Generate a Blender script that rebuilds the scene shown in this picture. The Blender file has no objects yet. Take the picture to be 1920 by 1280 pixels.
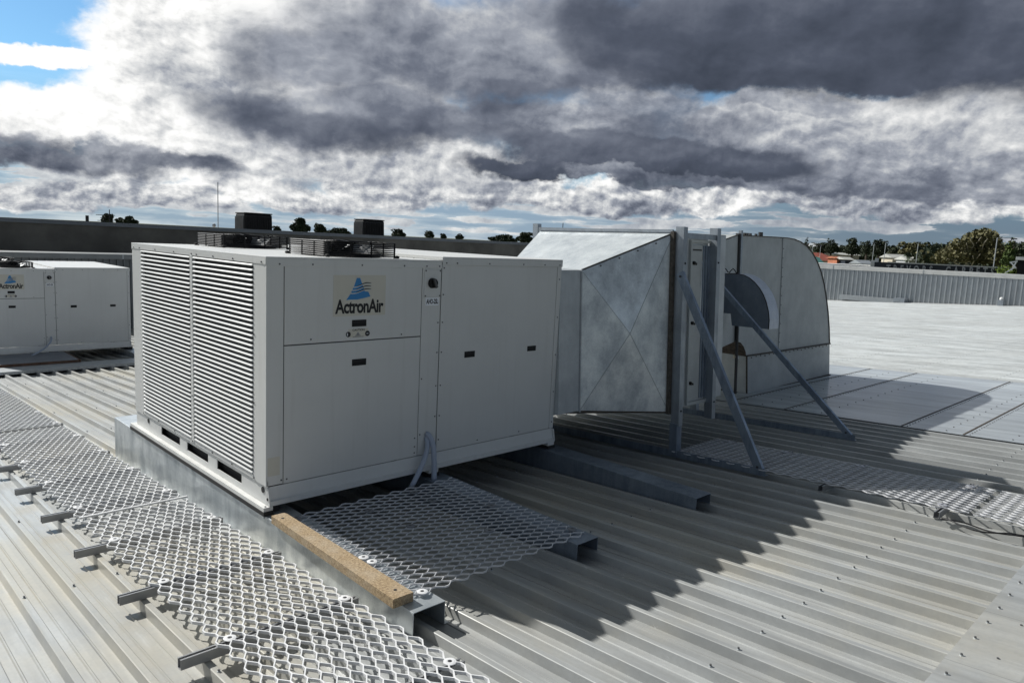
import bpy, bmesh, math, random
from mathutils import Vector, Matrix
random.seed(7)
SC = bpy.context.scene
COL = SC.collection
R = math.radians
# ------------------------------------------------------------------ camera
CAMP = Vector((-2.1664, -4.5107, 1.7162)); FPX = 1366.476
YAW, PITCH, ROLL = 0.7763, -0.1350, 0.0478
_d = Vector((math.sin(YAW)*math.cos(PITCH), math.cos(YAW)*math.cos(PITCH), math.sin(PITCH)))
_r = Vector((math.cos(YAW), -math.sin(YAW), 0)); _u = _r.cross(_d)
_c, _s = math.cos(ROLL), math.sin(ROLL)
CR = _c*_r + _s*_u; CU = -_s*_r + _c*_u; CF = _d
cam = bpy.data.cameras.new('camera'); co = bpy.data.objects.new('camera', cam); COL.objects.link(co)
cam.sensor_width = 36; cam.lens = 36*FPX/1920; cam.clip_start = .05; cam.clip_end = 6000
co.matrix_world = Matrix(((CR.x, CU.x, -CF.x, CAMP.x), (CR.y, CU.y, -CF.y, CAMP.y), (CR.z, CU.z, -CF.z, CAMP.z), (0, 0, 0, 1)))
SC.camera = co
def bearing(u, v=None):
    "direction in the world of a place seen in the photograph (1920 wide)"
    vv = 640 if v is None else v
    return (CF + CR*((u-960)/FPX) + CU*(-(vv-640)/FPX)).normalized()
def far_point(u, v, dist):
    "a point dist metres away (horizontally) on a bearing"
    d = bearing(u, v); k = dist/math.hypot(d.x, d.y)
    return CAMP + d*k
# ------------------------------------------------------------------ sun + sky
SUNV = Vector((-.578, 2.342, 1.824)).normalized()
sl = bpy.data.lights.new('sun', 'SUN'); sl.energy = 5.0; sl.angle = R(.53); sl.color = (1, .985, .95)
so = bpy.data.objects.new('sun', sl); COL.objects.link(so)
so.rotation_euler = SUNV.to_track_quat('Z', 'Y').to_euler()
SC.view_settings.view_transform = 'Standard'; SC.view_settings.look = 'None'
SC.view_settings.exposure = 0; SC.view_settings.gamma = 1; SC.view_settings.use_curve_mapping = False
W = bpy.data.worlds.new('World'); SC.world = W; W.use_nodes = True
wt = W.node_tree; wt.nodes.clear()
def N(t, typ, **kw):
    n = t.nodes.new(typ)
    for k, v in kw.items(): setattr(n, k, v)
    return n
def setin(t, node, idx, v):
    if v is None: return
    if isinstance(v, bpy.types.NodeSocket): t.links.new(v, node.inputs[idx])
    else: node.inputs[idx].default_value = v
def M(t, op, a=None, b=None, c=None, clamp=False):
    n = N(t, 'ShaderNodeMath', operation=op, use_clamp=clamp)
    setin(t, n, 0, a); setin(t, n, 1, b)
    if c is not None: setin(t, n, 2, c)
    return n.outputs[0]
def VM(t, op, a=None, b=None, out=0):
    n = N(t, 'ShaderNodeVectorMath', operation=op); setin(t, n, 0, a)
    if b is not None: setin(t, n, 1, b)
    return n.outputs[out]
def NOISE(t, vec, scale, detail=8, rough=.6, dist=0., lac=2.):
    n = N(t, 'ShaderNodeTexNoise'); setin(t, n, 'Vector', vec)
    n.inputs['Scale'].default_value = scale; n.inputs['Detail'].default_value = detail
    n.inputs['Roughness'].default_value = rough; n.inputs['Distortion'].default_value = dist
    n.inputs['Lacunarity'].default_value = lac
    return n
def RAMP(t, f, stops, interp='LINEAR'):
    n = N(t, 'ShaderNodeValToRGB'); setin(t, n, 0, f); n.color_ramp.interpolation = interp
    e = n.color_ramp.elements
    while len(e) < len(stops): e.new(.5)
    for i, (p, c) in enumerate(stops):
        e[i].position = p; e[i].color = (c, c, c, 1) if not isinstance(c, (tuple, list)) else (*c, 1)
    return n.outputs[0]
def MIX(t, f, a, b, mode='MIX'):
    n = N(t, 'ShaderNodeMix', data_type='RGBA', blend_type=mode); setin(t, n, 0, f)
    setin(t, n, 6, a if isinstance(a, bpy.types.NodeSocket) else (*a, 1)); setin(t, n, 7, b if isinstance(b, bpy.types.NodeSocket) else (*b, 1))
    return n.outputs[2]
def MR(t, v, a, b, c=0., d=1., smooth=True):
    n = N(t, 'ShaderNodeMapRange'); n.interpolation_type = 'SMOOTHSTEP' if smooth else 'LINEAR'
    setin(t, n, 0, v)
    for i, q in enumerate((a, b, c, d)): n.inputs[i+1].default_value = q
    return n.outputs[0]
def build_sky(t):
    tc = N(t, 'ShaderNodeTexCoord').outputs['Generated']
    sep = N(t, 'ShaderNodeSeparateXYZ'); t.links.new(tc, sep.inputs[0]); X, Y, Z = sep.outputs
    az = M(t, 'ARCTAN2', X, Y); el = M(t, 'ARCSINE', Z)
    k = 57.29578
    azd = M(t, 'MULTIPLY', az, k); eld = M(t, 'MULTIPLY', el, k)
    # cloud-deck coordinates: a flat layer seen in perspective
    zz = M(t, 'ADD', M(t, 'MAXIMUM', Z, 0.), .085)
    cx_ = M(t, 'DIVIDE', X, zz); cy_ = M(t, 'DIVIDE', Y, zz)
    deck = N(t, 'ShaderNodeCombineXYZ'); t.links.new(cx_, deck.inputs[0]); t.links.new(cy_, deck.inputs[1]); deck = deck.outputs[0]
    ang = N(t, 'ShaderNodeCombineXYZ'); t.links.new(azd, ang.inputs[0]); t.links.new(M(t, 'MULTIPLY', eld, 1.40), ang.inputs[1]); ang = ang.outputs[0]
    w1 = NOISE(t, ang, .085, 4, .58).outputs['Color']
    w2 = NOISE(t, ang, .33, 6, .62).outputs['Color']
    a0 = N(t, 'ShaderNodeCombineXYZ'); t.links.new(azd, a0.inputs[0]); t.links.new(eld, a0.inputs[1]); a0 = a0.outputs[0]
    def warp(v, wn, amt):
        s = VM(t, 'SUBTRACT', wn, (.5, .5, .5)); s = VM(t, 'MULTIPLY', s, amt); return VM(t, 'ADD', v, s)
    p = warp(warp(a0, w1, (6.5, 4., 0)), w2, (2.9, 2.3, 0))
    p2 = warp(ang, w1, (3, 3, 0))
    def px(u, v):
        d = bearing(u, v); return math.degrees(math.atan2(d.x, d.y)), math.degrees(math.asin(d.z))
    def ell(u, v, ru, rv):
        a, e = px(u, v); sc = .0405
        m = N(t, 'ShaderNodeMapping', vector_type='TEXTURE'); t.links.new(p, m.inputs[0])
        m.inputs['Location'].default_value = (a, e, 0); m.inputs['Scale'].default_value = (ru*sc, rv*sc, 1)
        m.inputs['Rotation'].default_value = (0, 0, R(-1.5))
        return M(t, 'SUBTRACT', 1., VM(t, 'LENGTH', m.outputs[0], out=1))
    def dens(off, sc=.10, det=9, ro=.55): return NOISE(t, VM(t, 'ADD', p2, off), sc, det, ro, .0).outputs[0]
    D0 = dens((0, 0, 0)); D1 = dens((-.9, 1.7, 0)); emb = M(t, 'SUBTRACT', D0, D1)
    F0 = dens((7, 3, 0), .30, 9, .60); F1 = dens((6.7, 3.5, 0), .30, 9, .60); embf = M(t, 'SUBTRACT', F0, F1)
    RP = [(.0, (.040, .050, .072)), (.22, (.085, .100, .138)), (.42, (.165, .185, .235)), (.60, (.33, .355, .41)), (.78, (.64, .655, .67)), (.92, (.92, .92, .91)), (1., (1.03, 1.03, 1.02))]
    def layer(prev, E, tone, kn=.5, ke=1.3, kf=1.0, ky=0., ev=200, ka=0., au=960, rim=.12, amp=.55, edge=.16, opq=1., field=None, lit=0.):
        f = field
        if f is None:
            for q in E: o = ell(*q); f = o if f is None else M(t, 'MAXIMUM', f, o)
        f = M(t, 'ADD', f, M(t, 'ADD', M(t, 'MULTIPLY', M(t, 'SUBTRACT', D0, .5), amp), M(t, 'MULTIPLY', M(t, 'SUBTRACT', F0, .5), amp*.75)))
        mask = MR(t, f, 0., edge, 0., opq)
        T = M(t, 'ADD', tone, M(t, 'ADD', M(t, 'MULTIPLY', M(t, 'SUBTRACT', .5, D0), kn), M(t, 'ADD', M(t, 'MULTIPLY', emb, ke), M(t, 'MULTIPLY', embf, kf))))
        if ky: T = M(t, 'ADD', T, M(t, 'MULTIPLY', M(t, 'SUBTRACT', eld, px(960, ev)[1]), ky))
        if ka: T = M(t, 'ADD', T, M(t, 'MULTIPLY', M(t, 'SUBTRACT', azd, px(au, 300)[0]), ka))
        if rim: T = M(t, 'ADD', T, MR(t, f, .0, .32, rim, 0.))
        return MIX(t, mask, prev, RAMP(t, T, RP))
    # clear sky first, paler and streaked towards the horizon
    streak = NOISE(t, VM(t, 'MULTIPLY', warp(a0, w2, (3., .55, 0)), (.10, 1.1, 1)), 1.0, 5, .55).outputs[0]
    low = MR(t, eld, 2., 11., 1., 0.)
    right = MR(t, azd, 42., 74., 0., 1.)
    hz = MIX(t, right, MIX(t, MR(t, streak, .40, .62), (.27, .36, .49), (.62, .68, .74)), MIX(t, MR(t, streak, .44, .66), (.14, .185, .26), (.44, .48, .53)))
    sky = N(t, 'ShaderNodeTexSky', sky_type='NISHITA', sun_disc=False)
    sky.sun_elevation = math.asin(SUNV.z); sky.sun_rotation = math.atan2(SUNV.x, SUNV.y)
    sky.air_density = 1.0; sky.dust_density = .3; sky.ozone_density = 2.0
    clear = VM(t, 'SCALE', VM(t, 'MULTIPLY', sky.outputs[0], (.62, .93, 1.10))); t.nodes[-1].inputs['Scale'].default_value = .1
    c = MIX(t, M(t, 'MULTIPLY', low, .88), clear, hz)
    # broken cloud all round, away from the part in view
    gen = M(t, 'MULTIPLY', M(t, 'SUBTRACT', D0, .44), 3.)
    inview = MR(t, VM(t, 'DOT_PRODUCT', tc, (math.sin(R(44)), math.cos(R(44)), 0), out=1), .45, .72, 0., 1.)
    up = MR(t, eld, 17., 24., 0., 1.)
    gen = M(t, 'ADD', gen, M(t, 'SUBTRACT', M(t, 'MULTIPLY', up, 1.6), M(t, 'MULTIPLY', inview, 1.4)))
    sd = VM(t, 'DOT_PRODUCT', tc, tuple(SUNV), out=1)
    c = layer(c, None, M(t, 'ADD', .62, MR(t, sd, .2, 1., -.08, .34)), field=gen, kn=.5, ke=1.0, kf=.4, rim=.1, amp=.1)
    # far thin bars of cloud on the horizon
    c = layer(c, None, M(t, 'ADD', .76, M(t, 'MULTIPLY', right, -.10)), field=M(t, 'SUBTRACT', M(t, 'MULTIPLY', MR(t, streak, .44, .62), M(t, 'MULTIPLY', MR(t, eld, .1, .9), MR(t, eld, 5.2, 3.2))), .34), kn=.3, ke=.8, kf=.8, rim=.06, amp=.5, edge=.22, opq=.85)
    # low row of cumulus
    c = layer(c, [(40, 372, 130, 24), (270, 366, 190, 28), (520, 362, 170, 30), (740, 348, 180, 42), (930, 335, 150, 44), (1080, 382, 230, 32), (1290, 376, 180, 28), (1500, 362, 190, 30), (1690, 388, 230, 28), (1880, 384, 170, 28)], .80, kn=1.0, ke=2.2, kf=1.8, ky=.10, ev=362, ka=-.0026, rim=.08, amp=1.0, edge=.26)
    # great white mass at the left
    c = layer(c, [(360, 135, 230, 140), (540, 60, 380, 130), (240, 232, 240, 50), (420, 250, 330, 80), (70, 235, 150, 26), (60, 108, 90, 24), (660, 200, 260, 130)], .90, kn=1.6, ke=1.6, kf=1.0, ky=.004, ev=150, ka=-.0085, au=330, rim=.04, amp=.60, edge=.24)
    c = layer(c, [(300, 315, 330, 30), (760, 300, 330, 50)], .78, kn=.9, ke=1.6, kf=1.2, rim=.12, amp=.6, edge=.35, ky=.03, ev=300)
    c = layer(c, [(170, 290, 230, 32), (330, 306, 150, 24), (40, 276, 130, 30)], .50, kn=.7, ke=1.4, kf=.9, ky=.06, ev=295, rim=.26, amp=.6, edge=.50, opq=.9)
    # right hand middle banks
    c = layer(c, [(1540, 235, 280, 66), (1760, 260, 330, 92), (1900, 200, 200, 90), (1500, 318, 330, 46), (1800, 340, 300, 44)], .60, kn=.65, ke=1.7, kf=.9, ky=.050, ev=260, rim=.14, amp=.5, edge=.22)
    # main grey bank
    c = layer(c, [(930, 110, 560, 150), (740, 215, 330, 76), (1180, 60, 620, 130), (560, 225, 250, 62), (1020, 235, 330, 78), (620, 120, 220, 90)], .47, kn=.85, ke=1.4, kf=.40, ky=.014, ev=160, rim=.34, amp=.50, edge=.60, ka=-.003, au=900)
    c = layer(c, [(640, 245, 240, 34), (900, 255, 240, 34)], .28, kn=.6, ke=1.1, kf=.35, ky=.03, ev=250, rim=.16, amp=.4, edge=.7, opq=.8)
    # paler hump, then the low dark shelf in front of it
    c = layer(c, [(1180, 215, 170, 60), (1310, 240, 150, 46), (1060, 225, 110, 40), (1480, 195, 170, 24)], .50, kn=.6, ke=1.8, kf=.6, ky=.045, ev=225, rim=.16, amp=.55, edge=.40, opq=.9)
    c = layer(c, [(1180, 292, 310, 44), (1360, 304, 190, 40), (1060, 322, 230, 24)], .22, kn=.45, ke=1.1, kf=.40, ky=.06, ev=290, rim=.20, amp=.50, edge=.36)
    c = layer(c, [(1240, 340, 220, 18)], .36, kn=.4, ke=1.5, kf=1., rim=.14, amp=.4, edge=.3, opq=.9)
    # darkest bank along the top right
    c = layer(c, [(1500, 55, 560, 118), (1420, 122, 330, 62), (1800, 70, 330, 120), (1640, 128, 190, 54)], .19, kn=.50, ke=.9, kf=.20, ky=.022, ev=120, rim=.22, amp=.42, edge=.40)
    c = layer(c, [(1430, 150, 300, 34)], .09, kn=.4, ke=.8, kf=.2, rim=.06, amp=.3, edge=.8, opq=.7)
    STR = .1
    fin = VM(t, 'SCALE', c); t.nodes[-1].inputs['Scale'].default_value = 1/STR
    # unseen sky overhead and behind, dimmed to weaken the fill light
    over = MR(t, eld, 19., 34., 1., .36)
    beh = MR(t, VM(t, 'DOT_PRODUCT', tc, (math.sin(R(32)), math.cos(R(32)), 0), out=1), -.25, .55, .74, 1.)
    fin = VM(t, 'SCALE', fin); sn = t.nodes[-1]; t.links.new(M(t, 'MULTIPLY', over, beh), sn.inputs['Scale'])
    fin = MIX(t, M(t, 'SUBTRACT', 1., M(t, 'MULTIPLY', over, beh)), fin, VM(t, 'MULTIPLY', fin, (.86, 1.0, 1.12)))
    bg = N(t, 'ShaderNodeBackground'); t.links.new(fin, bg.inputs[0]); bg.inputs[1].default_value = STR
    out = N(t, 'ShaderNodeOutputWorld'); t.links.new(bg.outputs[0], out.inputs[0])
build_sky(wt)
W.cycles.sampling_method = 'MANUAL'; W.cycles.sample_map_resolution = 512

# ------------------------------------------------------------------ materials
def newmat(name):
    m = bpy.data.materials.new(name); m.use_nodes = True; t = m.node_tree
    b = t.nodes['Principled BSDF']; return m, t, b
def objco(t): return N(t, 'ShaderNodeTexCoord').outputs['Object']
def wpos(t): return N(t, 'ShaderNodeNewGeometry').outputs['Position']
def plain(name, col, rough=.5, metal=0., var=.06, scale=6., bump=0., spec=.5, emit=None):
    m, t, b = newmat(name)
    n = NOISE(t, wpos(t), scale, 6, .6)
    c = MIX(t, MR(t, n.outputs[0], .3, .7), tuple(max(0, x*(1-var)) for x in col), tuple(min(1, x*(1+var)) for x in col))
    t.links.new(c, b.inputs['Base Color']); b.inputs['Roughness'].default_value = rough; b.inputs['Metallic'].default_value = metal
    b.inputs['Specular IOR Level'].default_value = spec
    if bump:
        bp = N(t, 'ShaderNodeBump'); bp.inputs['Strength'].default_value = bump; bp.inputs['Distance'].default_value = .01
        t.links.new(n.outputs[0], bp.inputs['Height']); t.links.new(bp.outputs[0], b.inputs['Normal'])
    return m
def galv(name, lo, hi, rough=.42, metal=.6, streak=.25, spangle=55., bump=.05, sv=(9, 9, .9)):
    m, t, b = newmat(name); p = wpos(t)
    v = N(t, 'ShaderNodeTexVoronoi'); t.links.new(VM(t, 'ADD', p, VM(t, 'SCALE', NOISE(t, p, 20, 3).outputs['Color'])), v.inputs['Vector']); t.nodes[-1]
    v.inputs['Scale'].default_value = spangle
    sep = N(t, 'ShaderNodeSeparateXYZ'); t.links.new(v.outputs['Color'], sep.inputs[0])
    n = NOISE(t, p, 3.2, 9, .70).outputs[0]
    st = NOISE(t, VM(t, 'MULTIPLY', p, sv), 1.6, 8, .68).outputs[0]
    f = M(t, 'ADD', M(t, 'MULTIPLY', sep.outputs[0], .30), M(t, 'ADD', M(t, 'MULTIPLY', MR(t, n, .3, .7), .5), M(t, 'MULTIPLY', MR(t, st, .35, .65), streak)))
    c = MIX(t, f, lo, hi); t.links.new(c, b.inputs['Base Color'])
    b.inputs['Metallic'].default_value = metal
    t.links.new(MR(t, f, 0., 1., rough+.1, rough-.08), b.inputs['Roughness'])
    bp = N(t, 'ShaderNodeBump'); bp.inputs['Strength'].default_value = bump; bp.inputs['Distance'].default_value = .02
    t.links.new(n, bp.inputs['Height']); t.links.new(bp.outputs[0], b.inputs['Normal'])
    return m
def roofmat(name, base, warm, metal=.25, rough=.48):
    m, t, b = newmat(name); p = wpos(t)
    lng = VM(t, 'MULTIPLY', p, (5., .55, 1.))
    n1 = NOISE(t, lng, 1.4, 9, .65).outputs[0]
    n2 = NOISE(t, p, .55, 7, .6).outputs[0]
    n3 = NOISE(t, p, 38, 5, .7).outputs[0]
    n4 = NOISE(t, VM(t, 'MULTIPLY', p, (22., 1.2, 1.)), 1.3, 6, .6).outputs[0]
    dk = tuple(x*.70 for x in base); lt = tuple(min(1, x*1.13) for x in base)
    c = MIX(t, MR(t, n1, .30, .70), dk, lt)
    sx0 = N(t, 'ShaderNodeSeparateXYZ'); t.links.new(p, sx0.inputs[0])
    c = MIX(t, M(t, 'MULTIPLY', MR(t, n2, .40, .62), MR(t, sx0.outputs[0], -1., 7., .9, .06)), c, warm)
    c = MIX(t, M(t, 'MULTIPLY', MR(t, n3, .40, .74), .22), c, tuple(x*.62 for x in base))
    c = MIX(t, M(t, 'MULTIPLY', MR(t, n4, .60, .75), .30), c, (.66, .66, .64))
    sx = N(t, 'ShaderNodeSeparateXYZ'); t.links.new(p, sx.inputs[0])
    wn = N(t, 'ShaderNodeTexWhiteNoise', noise_dimensions='1D'); t.links.new(M(t, 'FLOOR', M(t, 'DIVIDE', M(t, 'ADD', sx.outputs[0], 1.265), .7185)), wn.inputs['W'])
    c = MIX(t, M(t, 'MULTIPLY', wn.outputs[0], .24), c, tuple(x*.50 for x in base))
    lap = M(t, 'FRACT', M(t, 'DIVIDE', M(t, 'ADD', sx.outputs[0], 1.235), .7185))
    c = MIX(t, M(t, 'MULTIPLY', MR(t, lap, .0, .012, 1., 0.), .55), c, (.10, .10, .095))
    sp = NOISE(t, p, 9, 4, .75).outputs[0]
    c = MIX(t, M(t, 'MULTIPLY', MR(t, sp, .68, .76), .5), c, (.75, .75, .73))
    b.inputs['Coat Weight'].default_value = .35; b.inputs['Coat Roughness'].default_value = .12; b.inputs['Specular IOR Level'].default_value = .3
    # glancing sky sheen put into the colour: sheets pale further along the roof
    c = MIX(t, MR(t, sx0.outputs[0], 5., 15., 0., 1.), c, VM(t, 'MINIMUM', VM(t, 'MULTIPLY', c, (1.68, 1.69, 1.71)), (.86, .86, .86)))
    t.links.new(c, b.inputs['Base Color']); b.inputs['Metallic'].default_value = metal
    t.links.new(MR(t, n2, .3, .7, rough+.08, rough-.06), b.inputs['Roughness'])
    bp = N(t, 'ShaderNodeBump'); bp.inputs['Strength'].default_value = .12; bp.inputs['Distance'].default_value = .01
    t.links.new(n1, bp.inputs['Height']); t.links.new(bp.outputs[0], b.inputs['Normal'])
    return m
MT = {}
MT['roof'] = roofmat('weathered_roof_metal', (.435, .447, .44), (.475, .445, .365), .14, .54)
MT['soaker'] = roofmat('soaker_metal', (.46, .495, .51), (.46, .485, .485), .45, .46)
MT['paint'] = plain('cabinet_paint', (.68, .685, .665), .42, 0., .03, 1.7)
def paintmat():
    m, t, b = newmat('cabinet_paint'); p = wpos(t)
    st = NOISE(t, VM(t, 'MULTIPLY', p, (14, 14, .8)), 1.2, 6, .6).outputs[0]; cl = NOISE(t, p, 2.3, 6, .6).outputs[0]; sp = NOISE(t, p, 30, 3, .7).outputs[0]
    c = MIX(t, M(t, 'MULTIPLY', MR(t, st, .5, .75), .20), (.69, .695, .675), (.50, .49, .45)); c = MIX(t, M(t, 'MULTIPLY', MR(t, cl, .35, .7), .22), c, (.58, .58, .555)); c = MIX(t, M(t, 'MULTIPLY', MR(t, sp, .70, .78), .5), c, (.40, .37, .32))
    t.links.new(c, b.inputs['Base Color']); t.links.new(MR(t, cl, .3, .7, .36, .5), b.inputs['Roughness'])
    bp = N(t, 'ShaderNodeBump'); bp.inputs['Strength'].default_value = .10; bp.inputs['Distance'].default_value = .03
    t.links.new(NOISE(t, p, 1.6, 2, .5).outputs[0], bp.inputs['Height']); t.links.new(bp.outputs[0], b.inputs['Normal']); return m
MT['paint'] = paintmat()
MT['clad_shade'] = plain('shaded_cladding', (.17, .18, .185), .6, .1, .1, 2)  # left parapet's shade put into a darker cladding colour
MT['cap_shade'] = plain('shaded_capping', (.24, .25, .25), .6, .1, .1, 2)  # capping copy darkened likewise for the parapet in shade
MT['paint_white'] = plain('white_strip', (.72, .72, .69), .5, 0., .06, 9)
MT['seam'] = plain('seam_dark', (.05, .05, .05), .8)  # near-black for joints and small dark parts
MT['black'] = plain('black_plastic', (.010, .010, .011), .5, 0., .2, spec=.25)
MT['deep_black'] = plain('gap_and_fan_black', (.012, .012, .013), .7)  # near-black; behind louvres, slots and holes it stands in for shade
MT['screw'] = plain('screw_head', (.10, .10, .105), .4, .6)
MT['rscrew'] = plain('roof_screw_head', (.13, .13, .13), .5, .3)
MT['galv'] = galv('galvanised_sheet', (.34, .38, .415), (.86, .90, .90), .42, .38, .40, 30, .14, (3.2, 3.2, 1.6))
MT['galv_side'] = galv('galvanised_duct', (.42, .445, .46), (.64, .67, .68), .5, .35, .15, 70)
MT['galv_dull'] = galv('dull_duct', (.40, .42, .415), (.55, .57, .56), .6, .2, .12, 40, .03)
MT['post'] = galv('galvanised_post', (.22, .245, .27), (.42, .46, .50), .45, .55, .3, 90)
MT['brace'] = galv('brace_steel', (.13, .16, .21), (.34, .40, .47), .42, .6, .4, 60)
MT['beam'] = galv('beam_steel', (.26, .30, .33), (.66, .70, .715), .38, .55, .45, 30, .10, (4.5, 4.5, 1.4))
MT['beam_dark'] = galv('shaded_beam_steel', (.13, .16, .20), (.33, .38, .44), .40, .5, .3, 30, .08)  # same steel darkened for beams in shade; the shade is in the colour
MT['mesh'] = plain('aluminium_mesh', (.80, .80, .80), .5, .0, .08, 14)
MT['mesh_shade'] = plain('shaded_mesh', (.50, .505, .53), .38, .35, .10, 14)  # duller mesh tone for washers in shade; the dimming is in the colour
MT['washer_shade'] = plain('shaded_washer', (.22, .23, .25), .5, .2, .1, 8)  # darker washer copy, the platform's shade put into its colour
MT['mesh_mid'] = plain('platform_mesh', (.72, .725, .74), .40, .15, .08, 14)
MT['alu'] = plain('aluminium_angle', (.34, .345, .35), .4, .5, .1, 10)
MT['rust'] = plain('rusty_sealant', (.055, .040, .027), .8, 0., .45, 20)
MT['sealgrey'] = plain('grey_sealant', (.085, .075, .062), .8, 0., .4, 20)
MT['creaseshade'] = plain('crease_shadow', (.26, .285, .30), .6)
MT['hoodlit'] = galv('hood_lit_curve', (.50, .54, .60), (.74, .78, .84), .5, .25, .15, 50)  # hood's outer curve lightened, its brighter facing put into the colour
MT['hoodsteel'] = galv('hood_steel', (.16, .19, .23), (.27, .31, .36), .5, .4, .2, 60)  # sides of the same hood, their shade put into the colour
MT['conduit'] = plain('grey_conduit', (.40, .45, .54), .5, 0., .06, 8)
MT['rubber'] = plain('black_rubber', (.02, .02, .02), .8)
MT['blue'] = plain('logo_blue', (.035, .23, .52), .5, 0., .03)
MT['ink'] = plain('black_ink', (.008, .008, .010), .5)
MT['decal'] = plain('decal_film', (.63, .605, .52), .5, 0., .03)
MT['label'] = plain('label_white', (.90, .92, .97), .5)
MT['wavel'] = plain('logo_wave', (.56, .60, .60), .5)
MT['conc'] = plain('dark_render_wall', (.135, .128, .112), .85, 0., .28, .8, .2)
MT['conc_cap'] = plain('wall_capping', (.17, .185, .20), .6, 0., .1, 1)
MT['clad'] = plain('cladding_metal', (.40, .425, .44), .42, .5, .06, 2)
MT['cap'] = plain('capping_metal', (.56, .56, .54), .45, .2, .08, 2)
MT['bark'] = plain('bark', (.10, .08, .06), .9, 0., .3, 3)
MT['palebark'] = plain('pale_bark', (.52, .47, .39), .8, 0., .2, 2)
MT['navy'] = plain('navy_wall', (.022, .028, .040), .6, 0., .15, .3)
MT['letter'] = plain('sign_letters', (.36, .37, .40), .6)
MT['white'] = plain('white_wall', (.78, .78, .76), .6, 0., .05, .3)
MT['cream'] = plain('cream_wall', (.58, .52, .40), .7, 0., .1, .2)
MT['brick'] = plain('orange_brick', (.40, .14, .07), .8, 0., .25, .8)
MT['redroof'] = plain('red_tile_roof', (.28, .075, .05), .8, 0., .2, .4)
MT['greyroof'] = plain('grey_metal_roof', (.50, .50, .46), .6, .1, .15, .3)
MT['glass'] = plain('window_glass', (.03, .04, .05), .15, 0., .1)
MT['green_shed'] = plain('green_wall', (.05, .16, .15), .7)
def woodmat():
    m, t, b = newmat('particle_board'); p = wpos(t)
    n = NOISE(t, p, 75, 5, .8).outputs[0]; n2 = NOISE(t, VM(t, 'MULTIPLY', p, (60, 8, 60)), 1, 6, .7).outputs[0]; n3 = NOISE(t, p, 6, 4, .6).outputs[0]
    c = RAMP(t, n, [(.30, (.05, .03, .015)), (.43, (.25, .17, .09)), (.55, (.45, .33, .19)), (.70, (.68, .55, .36))])
    c = MIX(t, M(t, 'MULTIPLY', MR(t, n2, .35, .7), .35), c, (.38, .27, .155)); c = MIX(t, M(t, 'MULTIPLY', MR(t, n3, .4, .7), .35), c, (.52, .45, .35))
    t.links.new(c, b.inputs['Base Color']); b.inputs['Roughness'].default_value = .85
    bp = N(t, 'ShaderNodeBump'); bp.inputs['Strength'].default_value = .5; bp.inputs['Distance'].default_value = .003
    t.links.new(n, bp.inputs['Height']); t.links.new(bp.outputs[0], b.inputs['Normal']); return m
MT['wood'] = woodmat()
MT['ply'] = plain('brown_board_edge', (.13, .075, .05), .8, 0., .3, 10)
MT['plytop'] = plain('grey_board_top', (.20, .215, .24), .6, 0., .12, 4)
def leafmat(name, a, b_):
    m, t, b = newmat(name); p = wpos(t)
    n = NOISE(t, p, .9, 5, .7).outputs[0]; n2 = NOISE(t, p, 5, 4, .7).outputs[0]
    c = MIX(t, MR(t, M(t, 'ADD', M(t, 'MULTIPLY', n, .6), M(t, 'MULTIPLY', n2, .4)), .36, .64), a, b_)
    t.links.new(c, b.inputs['Base Color']); b.inputs['Roughness'].default_value = .75
    try: b.inputs['Transmission Weight'].default_value = 0.
    except Exception: pass
    return m
MT['leaf_dark'] = leafmat('leaf_dark', (.012, .022, .010), (.045, .062, .024))
MT['leaf_olive'] = leafmat('leaf_olive', (.05, .055, .02), (.20, .18, .075))
MT['leaf_green'] = leafmat('leaf_green', (.03, .055, .012), (.12, .17, .035))
MT['leaf_lime'] = leafmat('leaf_lime', (.10, .16, .02), (.24, .32, .05))
def groundmat():
    m, t, b = newmat('far_ground'); n = NOISE(t, wpos(t), .05, 8, .65).outputs[0]
    c = RAMP(t, n, [(.3, (.05, .06, .025)), (.5, (.09, .10, .045)), (.65, (.17, .16, .12)), (.8, (.10, .105, .10))])
    t.links.new(c, b.inputs['Base Color']); b.inputs['Roughness'].default_value = .9; return m
MT['ground'] = groundmat()
MT['asphalt'] = plain('asphalt', (.05, .05, .05), .9, 0., .2, 1)

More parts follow.
